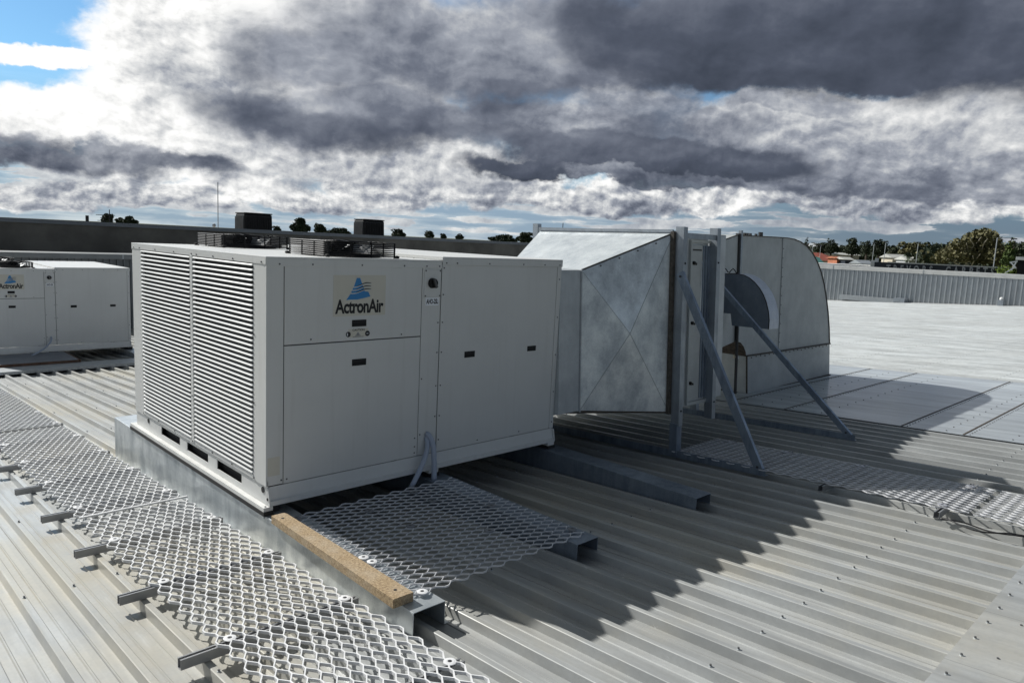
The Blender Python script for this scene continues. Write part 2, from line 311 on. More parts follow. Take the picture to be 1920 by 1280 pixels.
# ------------------------------------------------------------------ mesh builder
class MB:
    def __init__(s): s.v = []; s.f = []; s.mi = []; s.mats = []
    def m(s, name):
        if name not in s.mats: s.mats.append(name)
        return s.mats.index(name)
    def add(s, vs, fs, mat):
        o = len(s.v); k = s.m(mat); s.v += [tuple(q) for q in vs]
        for f in fs: s.f.append(tuple(i+o for i in f)); s.mi.append(k)
        return s
    def hexa(s, P, mat):   # 8 corners: 0-3 bottom ccw, 4-7 top ccw
        return s.add(P, [(3, 2, 1, 0), (4, 5, 6, 7), (0, 1, 5, 4), (1, 2, 6, 5), (2, 3, 7, 6), (3, 0, 4, 7)], mat)
    def box(s, x0, x1, y0, y1, z0, z1, mat):
        return s.hexa([(x0, y0, z0), (x1, y0, z0), (x1, y1, z0), (x0, y1, z0), (x0, y0, z1), (x1, y0, z1), (x1, y1, z1), (x0, y1, z1)], mat)
    def sbox(s, x0, x1, y0, y1, a, b, mat, zf=None):
        "box whose bottom and top follow the roof slope (a, b = heights over the rib crests)"
        zf = zf or ZR
        return s.hexa([(x0, y0, zf(y0)+a), (x1, y0, zf(y0)+a), (x1, y1, zf(y1)+a), (x0, y1, zf(y1)+a), (x0, y0, zf(y0)+b), (x1, y0, zf(y0)+b), (x1, y1, zf(y1)+b), (x0, y1, zf(y1)+b)], mat)
    def bar(s, p, q, w, h, mat, up=(0, 0, 1)):
        p, q = Vector(p), Vector(q); d = (q-p).normalized(); up = Vector(up); a = d.cross(up)
        if a.length < 1e-4: a = d.cross(Vector((0, 1, 0)))
        a.normalize(); b = a.cross(d).normalized(); a = a*(w/2); b = b*(h/2)
        P = [p-a-b, p+a-b, q+a-b, q-a-b, p-a+b, p+a+b, q+a+b, q-a+b]
        return s.hexa(P, mat)
    def tube(s, pts, r, mat, n=8, caps=True, closed=False):
        pts = [Vector(q) for q in pts]; rs = r if isinstance(r, (list, tuple)) else [r]*len(pts); o = len(s.v); k = s.m(mat); L = len(pts)
        pr = None
        for i, p in enumerate(pts):
            if closed: d = (pts[(i+1) % L]-pts[i-1])
            else: d = (pts[min(i+1, L-1)]-pts[max(i-1, 0)])
            d.normalize()
            if pr is None:
                a = d.cross(Vector((0, 0, 1)));
                if a.length < 1e-3: a = d.cross(Vector((1, 0, 0)))
            else: a = pr - d*pr.dot(d)
            a.normalize(); pr = a; b = d.cross(a)
            for j in range(n):
                t = 2*math.pi*j/n; s.v.append(tuple(p+(a*math.cos(t)+b*math.sin(t))*rs[i]))
        for i in range(L if closed else L-1):
            i2 = (i+1) % L
            for j in range(n):
                s.f.append((o+i*n+j, o+i*n+(j+1) % n, o+i2*n+(j+1) % n, o+i2*n+j)); s.mi.append(k)
        if caps and not closed:
            s.f.append(tuple(o+j for j in range(n))[::-1]); s.f.append(tuple(o+(L-1)*n+j for j in range(n))); s.mi += [k, k]
        return s
    def cyl(s, c, r, h, mat, axis=(0, 0, 1), n=16, r2=None):
        c = Vector(c); ax = Vector(axis).normalized()
        return s.tube([c, c+ax*h], [r, r if r2 is None else r2], mat, n)
    def prism(s, poly, axis, a, b, mat, cap=True):
        "poly 2-D; axis 'y': points are (x,z), extruded a..b in y; 'x': (y,z); 'z': (x,y)"
        def P(q, t): return {'y': (q[0], t, q[1]), 'x': (t, q[0], q[1]), 'z': (q[0], q[1], t)}[axis]
        n = len(poly); vs = [P(q, a) for q in poly]+[P(q, b) for q in poly]
        fs = [(i, (i+1) % n, n+(i+1) % n, n+i) for i in range(n)]
        if cap: fs += [tuple(range(n))[::-1], tuple(range(n, 2*n))]
        return s.add(vs, fs, mat)
    def ico(s, c, r, mat, seg=8, ring=5, sc=(1, 1, 1)):
        vs = [(c[0], c[1], c[2]+r*sc[2])]
        for i in range(1, ring):
            ph = math.pi*i/ring
            for j in range(seg):
                th = 2*math.pi*j/seg; vs.append((c[0]+r*sc[0]*math.sin(ph)*math.cos(th), c[1]+r*sc[1]*math.sin(ph)*math.sin(th), c[2]+r*sc[2]*math.cos(ph)))
        vs.append((c[0], c[1], c[2]-r*sc[2])); fs = []
        for j in range(seg): fs.append((0, 1+j, 1+(j+1) % seg))
        for i in range(ring-2):
            for j in range(seg): a = 1+i*seg+j; b_ = 1+i*seg+(j+1) % seg; fs.append((a, a+seg, b_+seg, b_))
        l = len(vs)-1; o = 1+(ring-2)*seg
        for j in range(seg): fs.append((o+j, l, o+(j+1) % seg))
        return s.add(vs, fs, mat)
    def build(s, name, parent=None, smooth=False, bevel=0., loc=None, fix=True):
        me = bpy.data.meshes.new(name)
        if parent is None and loc is None:
            xs = [q[0] for q in s.v]; ys = [q[1] for q in s.v]; zs = [q[2] for q in s.v]
            loc = ((min(xs)+max(xs))/2, (min(ys)+max(ys))/2, min(zs))
        off = Vector(loc) if loc is not None else Vector((0, 0, 0))
        me.from_pydata([tuple(Vector(q)-off) for q in s.v], [], s.f)
        for nm in s.mats: me.materials.append(MT[nm])
        me.polygons.foreach_set('material_index', s.mi)
        if fix:
            bm = bmesh.new(); bm.from_mesh(me); bmesh.ops.recalc_face_normals(bm, faces=bm.faces); bm.to_mesh(me); bm.free()
        if smooth: me.polygons.foreach_set('use_smooth', [True]*len(me.polygons))
        me.update(); o = bpy.data.objects.new(name, me); COL.objects.link(o)
        if parent is not None: o.parent = parent
        else: o.location = off
        if bevel:
            b = o.modifiers.new('bevel', 'BEVEL'); b.width = bevel; b.segments = 2; b.limit_method = 'ANGLE'; b.angle_limit = R(40)
        return o
def tag(o, label=None, cat=None, group=None, kind=None):
    if label: o['label'] = label
    if cat: o['category'] = cat
    if group: o['group'] = group
    if kind: o['kind'] = kind
    return o
def thing(name, loc, label, cat, group=None):
    o = bpy.data.objects.new(name, None); COL.objects.link(o); o.location = loc; o.empty_display_size = .2
    return tag(o, label, cat, group)
class Rel(MB):
    "mesh builder in world coordinates that is stored relative to a parent thing"
    def build(s, name, parent, **kw):
        off = Vector(parent.location); g = parent.parent
        while g is not None: off += Vector(g.location); g = g.parent
        s.v = [tuple(Vector(q)-off) for q in s.v]
        return MB.build(s, name, parent, **kw)
def copy_tree(o, parent=None):
    c = o.copy(); COL.objects.link(c)
    if parent is not None: c.parent = parent
    for ch in list(o.children): copy_tree(ch, c)
    return c
def text_mesh(s, size, mat, parent, loc, rot, width=None, depth=.0015, bold=0., space=1.):
    name = 'lettering'
    cu = bpy.data.curves.new(name, 'FONT'); cu.body = s; cu.size = size; cu.extrude = depth; cu.offset = bold; cu.space_character = space; cu.resolution_u = 3
    tmp = bpy.data.objects.new(name+'_curve', cu); COL.objects.link(tmp)
    bpy.context.view_layer.update()
    me = bpy.data.meshes.new_from_object(tmp.evaluated_get(bpy.context.evaluated_depsgraph_get()))
    bpy.data.objects.remove(tmp); bpy.data.curves.remove(cu)
    me.name = name
    if width:
        xs = [v.co.x for v in me.vertices]; k = width/(max(xs)-min(xs)); x0 = min(xs)
        for v in me.vertices: v.co.x = (v.co.x-x0)*k
    me.materials.clear(); me.materials.append(MT[mat])
    o = bpy.data.objects.new(name, me); COL.objects.link(o)
    if parent is not None: o.parent = parent
    o.location = loc; o.rotation_euler = rot
    return o
# ------------------------------------------------------------------ the roof
SL = .058
RIDGE = -3.98
def ZR(y): return -.37-SL*y                      # top of the rib crests
def ZR2(y): return ZR(RIDGE)-SL*(RIDGE-y)         # beyond the ridge it falls the other way
PITCHX = .2395; X0 = -1.385
def build_roof():
    mb = MB()
    prof = [(-.120, -.052), (-.090, -.052), (-.085, -.047), (-.079, -.047), (-.074, -.052), (-.028, -.052), (-.018, -.003), (-.014, 0.), (.014, 0.), (.018, -.003), (.028, -.052), (.074, -.052), (.079, -.047), (.085, -.047), (.090, -.052)]
    k0, k1 = -62, 223
    pts = []
    for k in range(k0, k1):
        c = X0+k*PITCHX
        for (dx, dz) in prof: pts.append((c+dx, dz))
    ys = [RIDGE, -1.0, 2., 5., 11., 16., 20.6]
    n = len(pts)
    vs = [(x, y, ZR(y)+dz) for y in ys for (x, dz) in pts]
    fs = [(j*n+i, j*n+i+1, (j+1)*n+i+1, (j+1)*n+i) for j in range(len(ys)-1) for i in range(n-1)]
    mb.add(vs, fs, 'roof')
    ys = [RIDGE-9, RIDGE-.02]
    vs = [(x, y, ZR2(y)+dz) for y in ys for (x, dz) in pts]
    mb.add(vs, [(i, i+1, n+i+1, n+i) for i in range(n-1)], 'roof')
    r = mb.build('roof', loc=(0, 0, ZR(0)), fix=False); tag(r, 'ribbed weathered metal sheet roof running under all the plant', kind='structure'); r['label'] = 'ribbed weathered metal sheet roof under all the plant'
    sc = MB(); rnd = random.Random(3)
    for yy in (-2.95, -1.43, .06, 1.55, 3.04, 4.53, 6.02, 7.51, 9.0, 10.4):
        for k in range(k0, 150):
            x = X0+k*PITCHX+rnd.uniform(-.004, .004); y = yy+rnd.uniform(-.012, .012)
            if x > 14 and yy > 4: continue
            if 7.3 < x < 12.7 and y < 3.4: continue
            sc.cyl((x, y, ZR(y)), .0085, .004, 'galv', n=8); sc.cyl((x, y, ZR(y)+.004), .0058, .008, 'rscrew', n=6)
    o = sc.build('roof_screws', r, fix=True); o.location = (0, 0, -ZR(0)); o['kind'] = 'stuff'
    return r
ROOF = build_roof()
# ridge capping along the high edge
def ridge():
    mb = MB(); x0, x1 = -16., 52.; e = .006
    ya, yb = -3.68, RIDGE-.30
    mb.add([(x0, ya, ZR(ya)+e), (x1, ya, ZR(ya)+e), (x1, RIDGE, ZR(RIDGE)+e+.004), (x0, RIDGE, ZR(RIDGE)+e+.004), (x0, yb, ZR2(yb)+e), (x1, yb, ZR2(yb)+e)], [(0, 1, 2, 3), (3, 2, 5, 4)], 'roof')
    k = -60
    # turned-down, notched edge: a tongue in every pan
    while X0+k*PITCHX < 20:
        c = X0+k*PITCHX+PITCHX/2
        mb.add([(c-.098, ya, ZR(ya)+e-.001), (c+.098, ya, ZR(ya)+e-.001), (c+.085, ya+.006, ZR(ya)-.037), (c-.085, ya+.006, ZR(ya)-.037)], [(0, 1, 2, 3)], 'cap'); k += 1
    rnd = random.Random(5)
    for k in range(-30, 60):
        for y in (-3.73, ):
            x = X0+k*PITCHX; mb.cyl((x, y, ZR(y)+e), .0085, .004, 'galv', n=8); mb.cyl((x, y, ZR(y)+e+.004), .0058, .008, 'rscrew', n=6)
        if k % 2: mb.cyl((X0+k*PITCHX+.09, -3.86, ZR(-3.86)+e), .006, .008, 'rscrew', n=6)
    tag(mb.build('ridge_capping', fix=False), 'flat folded grey metal capping with screws along the near right roof edge', 'capping')
ridge()
# cross flashing by the far unit
mb = MB()
mb.sbox(-15, 14, 10.55, 11.30, .030, .042, 'clad'); mb.sbox(-15, 14, 10.545, 10.556, -.012, .041, 'clad')
k = -56
while X0+k*PITCHX < 14:
    c = X0+k*PITCHX; mb.sbox(c-.03, c+.03, 10.50, 10.545, .001, .008, 'cap'); k += 1
tag(mb.build('step_flashing'), 'raised blue grey metal strip crossing the roof before the far air unit', 'flashing')

# ------------------------------------------------------------------ the air conditioning unit
def screw(mb, x, z, y=-.0005):      mb.cyl((x, y, z), .0065, .0045, 'screw', axis=(0, -1, 0), n=8)
def screwx(mb, y, z, x=-.0005):     mb.cyl((x, y, z), .0065, .0045, 'screw', axis=(-1, 0, 0), n=8)
UW, UD, UH, UH2 = 2.855, 2.665, 1.55, 1.578
XS = 1.457   # where the two halves meet
def make_unit(loc):
    root = thing('air_conditioner', loc, 'large beige rooftop air conditioning unit with louvred side, nearest the camera', 'air conditioner', 'packaged air conditioning units')
    # core body (dark seams show between the panels)
    mb = MB(); mb.box(.055, UW-.012, .007, UD-.01, .0, 1.50, 'seam'); mb.box(.055, UW-.008, .008, UD-.008, 1.5, 1.52, 'seam'); mb.build('inner_body', root)
    # base frame: plate with slots and holes at the louvre end, folded rail at the front
    mb = MB(); x0, x1 = .010, .016; z0, z1 = -.128, .040
    slots = [(.40, .83), (1.0, 1.43), (1.585, 2.02)]; ys = [.01]
    zs0, zs1 = -.088, -.018
    mb.box(x0, x1, .0, UD, z0, zs0, 'paint'); mb.box(x0, x1, .0, UD, zs1, z1, 'paint')
    prev = .0
    for a, b in slots+[(UD, UD)]:
        mb.box(x0, x1, prev, a, zs0, zs1, 'paint'); prev = b
    mb.box(.05, .06, .02, UD-.02, z0, z1, 'deep_black')
    for y in (.06, 2.34): mb.cyl((x0-.001, y, -.035), .022, .003, 'deep_black', axis=(-1, 0, 0), n=16)
    mb.cyl((x0-.001, -.008, -.085), .010, .003, 'deep_black', axis=(-1, 0, 0), n=12)
    # end plate nose + front rail profile (y, z)
    mb.prism([(.004, -.006), (-.010, -.012), (-.034, -.10), (-.036, -.128), (.004, -.128)], 'x', x0, x1+.002, 'paint')
    mb.prism([(.006, -.004), (.000, -.004), (-.016, -.092), (-.034, -.098), (-.036, -.128), (.006, -.128)], 'x', x1+.003, UW-.012, 'paint')
    mb.prism([(.0, -.006), (-.02, -.012), (-.038, -.10), (-.038, -.130), (.0, -.130)], 'x', UW-.010, UW-.002, 'paint')
    mb.box(x1, UW-.01, UD-.03, UD, -.128, -.001, 'paint')
    mb.box(UW-.012, UW-.006, 0.01, UD-.03, -.128, -.001, 'paint')
    mb.build('base_frame', root)
    # corner posts
    mb = MB(); mb.box(.0, .122, .0, .186, .004, 1.497, 'paint')
    for z in (.03,): screw(mb, .110, z)
    for z in (.02, .55, 1.02): screwx(mb, .178, z)
    mb.box(.012, .1, -.0012, .0, .07, .2, 'decal'); mb.build('corner_post', root, bevel=.0035)
    mb = MB(); mb.box(.0, .06, 2.43, UD, .0, 1.497, 'paint')
    for z in (.02, .55, 1.02): screwx(mb, 2.437, z)
    mb.build('corner_post', root, bevel=.0035)
    # louvred panels and their mullion
    mb = MB(); mb.box(-.006, .02, 1.238, 1.286, .02, 1.50, 'paint')
    for z in (.03, .4, .8, 1.2): screwx(mb, 1.262, z, -.006)
    mb.build('mullion', root, bevel=.002)
    for a, b in ((.186, 1.240), (1.284, 2.431)):
        mb = MB(); z = .052; P = .0341
        pr = [(.016, .0095), (.004, .0085), (-.003, .006), (-.0075, .001), (-.0085, -.0045), (-.0065, -.0055), (-.005, .000), (-.001, .0042), (.005, .0065), (.016, .0075)]
        while z < 1.497:
            vs = []; n = len(pr)
            for yy, pull in ((a, 1.), (a+.014, 0.), (b-.014, 0.), (b, 1.)):
                for (dx, dz) in pr:
                    q = dx if not pull else .004+dx*.15
                    vs.append((q, yy, z+dz))
            fs = [(j*n+i, j*n+(i+1) % n, (j+1)*n+(i+1) % n, (j+1)*n+i) for j in range(3) for i in range(n)]
            mb.add(vs, fs, 'paint'); z += P
        mb.box(.03, .034, a, b, .03, 1.5, 'deep_black'); mb.box(-.001, .02, a, b, .012, .040, 'paint')  # black sheet behind the slats keeps the gaps dark
        for q in range(1, 3): screwx(mb, a+(b-a)*q/3, .026)
        mb.build('louvre_panel', root)
    # front panels
    def panel(name, x0, x1, z0, z1, scr=(), y=0.):
        mb = MB(); mb.box(x0, x1, y, .012, z0, z1, 'paint')
        for x, z in scr: screw(mb, x, z, y-.0005)
        return mb.build(name, root, bevel=.0035)
    up = panel('access_panel', .129, 1.262, .962, 1.497, [(.323, .99), (1.08, .985)])
    lo = panel('access_panel', .129, 1.262, .0, .954, [(.15, .03), (1.235, .08), (1.235, .15), (1.235, .03)])
    cl = panel('service_column', 1.268, 1.449, .0, 1.497, [(1.285, .17), (1.43, 1.06), (1.43, 1.28), (1.43, .82), (1.43, .55), (1.43, .30), (1.43, .10), (1.285, .62)], y=.001)
    rp = panel('access_panel', 1.457, 2.80, .0, 1.515, [(1.475, q) for q in (1.49, 1.28, 1.06, .82, .55, .30, .10)]+[(1.9, .03), (2.4, .03)])
    mb = MB(); mb.box(2.803, UW, -.004, .06, .0, 1.521, 'paint')
    for q in (1.40, 1.05, .7, .35, .06): screw(mb, 2.83, q, -.0045)
    mb.build('corner_post', root, bevel=.0035)
    mb = MB(); mb.box(UW-.008, UW, .062, UD, .0, 1.52, 'paint'); mb.build('end_panel', root)
    mb = MB(); mb.box(.06, UW-.001, UD-.008, UD, .0, 1.50, 'paint'); mb.build('rear_panel', root)
    # lids
    mb = MB(); e = .004
    mb.box(-e, XS-.006, -e, UD+e, 1.538, UH, 'paint')
    mb.box(-e, XS-.006, -e, .0, 1.487, 1.5379, 'paint'); mb.box(-e, 0., .0001, UD, 1.4975, 1.5379, 'paint'); mb.box(-e, XS-.006, UD, UD+e, 1.487, 1.5379, 'paint')
    for x in (.09, .33, .72, 1.09, 1.30, 1.425): screw(mb, x, 1.503, -e-.0005)
    for y in (.06, .5, .84, 1.15, 1.25, 1.62, 2.05, 2.45, 2.6): screwx(mb, y, 1.512, -e-.0005)
    for y in (.3, 1.2, 2.2): mb.cyl((1.40, y, UH), .006, .004, 'screw', n=8)
    mb.build('lid', root, bevel=.003)
    mb = MB(); mb.box(XS-.004, UW+e, -.010, UD+.008, 1.566, UH2, 'paint'); mb.box(XS-.004, UW+e, -.010, -.004, 1.513, 1.5659, 'paint')
    mb.box(UW+.0005, UW+e, -.0039, UD+.008, 1.52, 1.5659, 'paint'); mb.box(XS-.004, XS, -.0039, UD+.007, 1.5505, 1.5659, 'paint')
    for x in (1.49, 1.60, 1.95, 2.35, 2.62, 2.82): screw(mb, x, 1.53, -.0105)
    mb.build('lid', root, bevel=.003)
    # recessed latch handles
    for (x0, x1, z0, z1) in ((.647, .766, 1.062, 1.110), (.653, .771, .776, .824), (1.72, 1.832, .755, .806), (2.458, 2.566, .757, .803)):
        mb = MB(); mb.box(x0, x1, -.0035, -.0002, z0, z1, 'black'); mb.box(x0+.006, x1-.006, -.0040, -.0034, z0+.028, z1-.006, 'deep_black')
        mb.build('latch_handle', root, bevel=.001)
    # isolator switch on its plate
    mb = MB(); mb.box(1.283, 1.443, -.005, .0008, 1.263, 1.478, 'paint')
    for x in (1.293, 1.433):
        for z in (1.273, 1.468): screw(mb, x, z, -.0055)
    sw = mb.build('isolator_plate', root, bevel=.002)
    mb = MB(); mb.cyl((1.357, -.005, 1.372), .040, .028, 'black', axis=(0, -1, 0), n=24, r2=.037); mb.build('isolator_knob', sw, smooth=False)
    mb = MB(); mb.bar((1.345, -.044, 1.405), (1.372, -.044, 1.338), .020, .022, 'screw', up=(0, 1, 0)); mb.build('knob_grip', sw, bevel=.003)
    # white tag with the unit number
    mb = MB(); mb.box(1.302, 1.430, -.0015, .0009, 1.197, 1.258, 'label'); tg = mb.build('number_tag', root, bevel=.001)
    text_mesh('AHO-2SL', .052, 'ink', tg, (1.308, -.0018, 1.211), (R(90), 0, 0), width=.116, depth=.0004, bold=.0016)
    # maker's sign: film, emblem and lettering
    mb = MB(); mb.box(.492, .928, -.0012, -.0001, 1.140, 1.432, 'decal'); sg = mb.build('maker_sign', root)
    text_mesh('ActronAir', .135, 'ink', sg, (.508, -.0016, 1.163), (R(90), 0, 0), width=.404, depth=.0005, bold=.0042, space=.94).name = 'sign_lettering'
    mb = MB(); yb = -.0018
    def flat(poly, mat, y): mb.add([(q[0], y, q[1]) for q in poly], [tuple(range(len(poly)))], mat)
    ax0, az0 = .595, 1.257    # emblem: a blue letter A cut by three waves
    ww, hh = .235, .155
    def Q(a, b): return (ax0+a*ww, az0+b*hh)
    flat([Q(0, -.02), Q(.10, .0), Q(.20, .0), Q(.40, .0), Q(.58, .05), Q(.86, .13), Q(.78, .36), Q(.62, .38), Q(.48, .31), Q(.33, .25), Q(.14, .25)], 'blue', yb)
    flat([Q(.14, .25), Q(.33, .25), Q(.48, .31), Q(.66, .40), Q(.60, .60), Q(.56, .70), Q(.48, 1.0), Q(.36, 1.0), Q(.27, .62)], 'blue', yb-.0001)
    for i, dz in enumerate((.0, .14, .28)):
        c = [(.14+.045*i, .27), (.22+.03*i, .255), (.34, .27), (.46, .325), (.58, .395), (.70, .44), (.80, .44), (.88, .42)]
        lo_ = [Q(a, b+dz) for a, b in c]; hi_ = [Q(a, b+dz+.055*(1-.5*(j/7))) for j, (a, b) in enumerate(c)]
        for j in range(len(c)-1): flat([lo_[j], lo_[j+1], hi_[j+1], hi_[j]], 'wavel', yb-.0005)
        for j in range(2, len(c)-1):
            t_ = .022*math.sin(math.pi*(j-1)/7); t2 = .022*math.sin(math.pi*(j)/7)
            flat([Q(c[j][0], c[j][1]+dz+.055-t_), Q(c[j+1][0], c[j+1][1]+dz+.055-t2), Q(c[j+1][0], c[j+1][1]+dz+.055+t2), Q(c[j][0], c[j][1]+dz+.055+t_)], 'ink', yb-.0008)
    mb.build('sign_emblem', sg, fix=False)
    # caution decal
    mb = MB(); mb.prism([(.628, .985), (.775, .985), (.785, 1.045), (.618, 1.045)], 'y', -.0011, -.0001, 'decal')
    cd = mb.build('caution_decal', root)
    text_mesh('CAUTION', .022, 'ink', cd, (.652, -.0014, 1.030), (R(90), 0, 0), width=.10, depth=.0003, bold=.0004)
    mb = MB()
    for cx_ in (.618, .778): mb.cyl((cx_, -.0003, 1.008), .020, .0016, 'ink', axis=(0, -1, 0), n=20)
    mb.box(.607, .614, -.0024, -.0020, .998, 1.018, 'label'); mb.box(.770, .786, -.0024, -.0020, 1.006, 1.010, 'label')
    mb.add([(.672, -.0016, .992), (.724, -.0016, .992), (.698, -.0016, 1.024)], [(0, 1, 2)], 'alu'); mb.box(.696, .700, -.0022, -.0017, .999, 1.014, 'ink')
    mb.box(.655, .745, -.0015, -.0013, .986, .989, 'ink'); mb.build('caution_symbols', cd)
    # fans under square wire guards
    for (fx, fy, S) in ((.50, 1.86, .62), (.53, .15, .60)):
        cx_, cy_ = fx+S/2, fy+S/2; H = .114; h0 = UH
        mb = MB(); r = .06
        def rr(inset, z):
            a, b, c_, d = fx+inset, fx+S-inset, fy+inset, fy+S-inset; out = []
            for (qx, qy, a0) in ((b-r, d-r, 0), (a+r, d-r, 90), (a+r, c_+r, 180), (b-r, c_+r, 270)):
                for k in range(4): t = R(a0+30*k); out.append((qx+r*math.cos(t), qy+r*math.sin(t), z))
            return out
        for i in range(8): mb.tube(rr(0, h0+.012+i*.0145), .0038, 'black', 5, closed=True)
        for i in range(1, 9): mb.tube(rr(i*.032, h0+H-.002+.0006*i), .0036, 'black', 4, closed=True)
        V = []
        for t in (.0, .30, .62, 1.): V += [(fx+r*.3+(S-r*.6)*t, fy+(.0 if 0 < t < 1 else .012)), (fx+r*.3+(S-r*.6)*t, fy+S-(.0 if 0 < t < 1 else .012)), (fx+(.0 if 0 < t < 1 else .012), fy+r*.3+(S-r*.6)*t), (fx+S-(.0 if 0 < t < 1 else .012), fy+r*.3+(S-r*.6)*t)]
        for (x, y) in V: mb.tube([(x, y, h0), (x, y, h0+H)], .0062, 'black', 5)
        for t in (.3, .62): mb.tube([(fx+S*t, fy, h0+H), (cx_+(t-.46)*.2, cy_, h0+H+.008), (fx+S*t, fy+S, h0+H)], .0035, 'black', 5); mb.tube([(fx, fy+S*t, h0+H), (cx_, cy_+(t-.46)*.2, h0+H+.008), (fx+S, fy+S*t, h0+H)], .0035, 'black', 5)
        for (x, y) in ((fx, fy), (fx+S, fy), (fx, fy+S), (fx+S, fy+S)): mb.ico((x, y, h0+.010), .020, 'rubber', 8, 4, (1, 1, .6))
        g = mb.build('fan_guard', root)
        mb = MB(); seg = 28; ro = S/2-.03
        mb.tube([(cx_+ro*math.cos(2*math.pi*k/seg), cy_+ro*math.sin(2*math.pi*k/seg), h0+.006) for k in range(seg)], .022, 'deep_black', 6, closed=True)
        mb.cyl((cx_, cy_, h0-.0), ro, .004, 'deep_black', n=28); mb.build('fan_ring', g)
        mb = MB(); mb.cyl((cx_, cy_, h0+.035), .085, .085, 'black', n=20)
        for k in range(5):
            t = 2*math.pi*k/5+.4; vs = []
            for (rr_, w, dz) in ((.07, .05, 0), (.16, .10, .0), (ro-.03, .13, .0)):
                for s_ in (-1, 1):
                    a_ = t+s_*w/rr_*.5; vs.append((cx_+rr_*math.cos(a_), cy_+rr_*math.sin(a_), h0+.06+s_*.030))
            mb.add(vs, [(0, 1, 3, 2), (2, 3, 5, 4)], 'alu')
        mb.build('fan_blades', g, fix=False)
    return root
UNIT = make_unit((0, 0, 0))
LU = copy_tree(UNIT); LU.location = (.055, 12.5, -.80)
LU['label'] = 'second beige air conditioning unit standing in shadow behind, at the left edge'
# tapered channel beams carrying things
def beam(name, x0, x1, y0, y1, top, label, group, lip=.03, t=.004, mat='beam'):
    mb = MB()
    def plate(xa, xb):
        mb.hexa([(xa, y0, ZR(y0)-.050), (xb, y0, ZR(y0)-.050), (xb, y1, ZR(y1)-.050), (xa, y1, ZR(y1)-.050), (xa, y0, top-t), (xb, y0, top-t), (xb, y1, top-t), (xa, y1, top-t)], mat)
    plate(x0, x0+t); plate(x1-t, x1); mb.box(x0, x1, y0, y1, top-t+.0002, top, mat)
    mb.sbox(x1+.0002, x1+lip, y0, y1, -.049, -.045, mat)
    return tag(mb.build(name, bevel=.0012), label, 'beam', group)
G = 'box beams under the air units'
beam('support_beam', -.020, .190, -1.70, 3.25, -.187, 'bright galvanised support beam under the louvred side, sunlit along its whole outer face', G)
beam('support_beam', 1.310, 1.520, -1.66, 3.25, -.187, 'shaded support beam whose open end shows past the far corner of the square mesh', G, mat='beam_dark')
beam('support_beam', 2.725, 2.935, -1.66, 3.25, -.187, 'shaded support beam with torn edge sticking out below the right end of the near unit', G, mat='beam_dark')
ZL = -.80
def ubeam(x0, x1, lab):
    mb = MB(); t = .004; top = ZL-.187; y0, y1 = 12.5-1.66+.7, 12.5+3.2
    for xa, xb in ((x0, x0+t), (x1-t, x1)):
        mb.hexa([(xa, y0, ZR(y0)-.050), (xb, y0, ZR(y0)-.050), (xb, y1, ZR(y1)-.050), (xa, y1, ZR(y1)-.050), (xa, y0, top-t), (xb, y0, top-t), (xb, y1, top-t), (xa, y1, top-t)], 'beam')
    mb.box(x0, x1, y0, y1, top-t+.0002, top, 'beam'); tag(mb.build('support_beam'), lab, 'beam', G)
ubeam(1.37, 1.58, 'support beam behind the brown edged board under the far unit')
ubeam(2.78, 2.99, 'support beam under the right end of the far unit')
# packers between unit and beams
for (x0, x1, nm, lb) in ((-.036, .036, 'packing_strip', 'long white packing strip on the sunlit beam under the louvres'), (1.36, 1.46, 'packing_strip', 'packing strip in the dark under the middle of the near unit'), (2.76, 2.85, 'packing_strip', 'packing strip under the right end of the near unit')):
    mb = MB(); mb.box(x0, x1, -.045, 2.72, -.186, -.158, 'rubber'); mb.box(x0+.004, x1-.002, -.035, 2.72, -.1578, -.1305, 'paint_white')
    mb.cyl((x0+.026, -.015, -.1303), .006, .004, 'screw', n=8)
    tag(mb.build(nm), lb, 'packer', 'packing strips on the beams')
mb = MB(); mb.box(.04, .10, 0, 2.6, -.186, -.129, 'rubber'); tag(mb.build('rubber_pad'), 'black rubber pad hidden under the louvred edge of the near unit', 'pad')
for x in (1.42, 2.84):
    mb = MB(); mb.box(x, x+.1, 12.5, 15.1, ZL-.186, ZL-.129, 'rubber'); tag(mb.build('rubber_pad'), 'black pad under the middle of the far unit' if x < 2 else 'black pad under the right end of the far unit', 'pad')
mb = MB()
for i in range(2):
    y0, y1 = (-.03, 1.05) if i == 0 else (1.22, 2.75)
    mb.box(-.030, -.0215, y0, y1, -.204, -.1865, 'beam')
tag(mb.build('edge_trim'), 'thin folded galvanised trim along the top edge of the sunlit beam', 'trim')
# timber strip
mb = MB(); mb.hexa([(-.076, -1.60, -.186), (.052, -1.60, -.186), (.052, -.175, -.186), (-.045, -.175, -.186), (-.076, -1.60, -.134), (.052, -1.60, -.134), (.052, -.175, -.134), (-.045, -.175, -.134)], 'wood')
for y in (-1.52, -.26): mb.cyl((-.008, y, -.1342), .010, .0015, 'deep_black', n=10)
tag(mb.build('timber_strip', bevel=.004), 'sandy brown particle board strip screwed along the end of the sunlit beam', 'timber')
# board by the far unit
mb = MB(); mb.box(-1.6, 1.62, 11.30, 12.45, -.955, -.935, 'plytop'); mb.box(-1.6, 1.62, 11.28, 11.299, -.990, -.934, 'ply'); mb.box(1.601, 1.64, 11.28, 12.45, -.99, -.9345, 'ply')
mb.box(-1.6, 1.6, 12.0, 12.06, ZR(12)+.002, -.956, 'ply'); mb.box(-1.6, 1.6, 11.4, 11.46, ZR(11.4)+.002, -.956, 'ply')
tag(mb.build('board_platform'), 'grey topped board with brown edge lying before the far unit', 'platform')

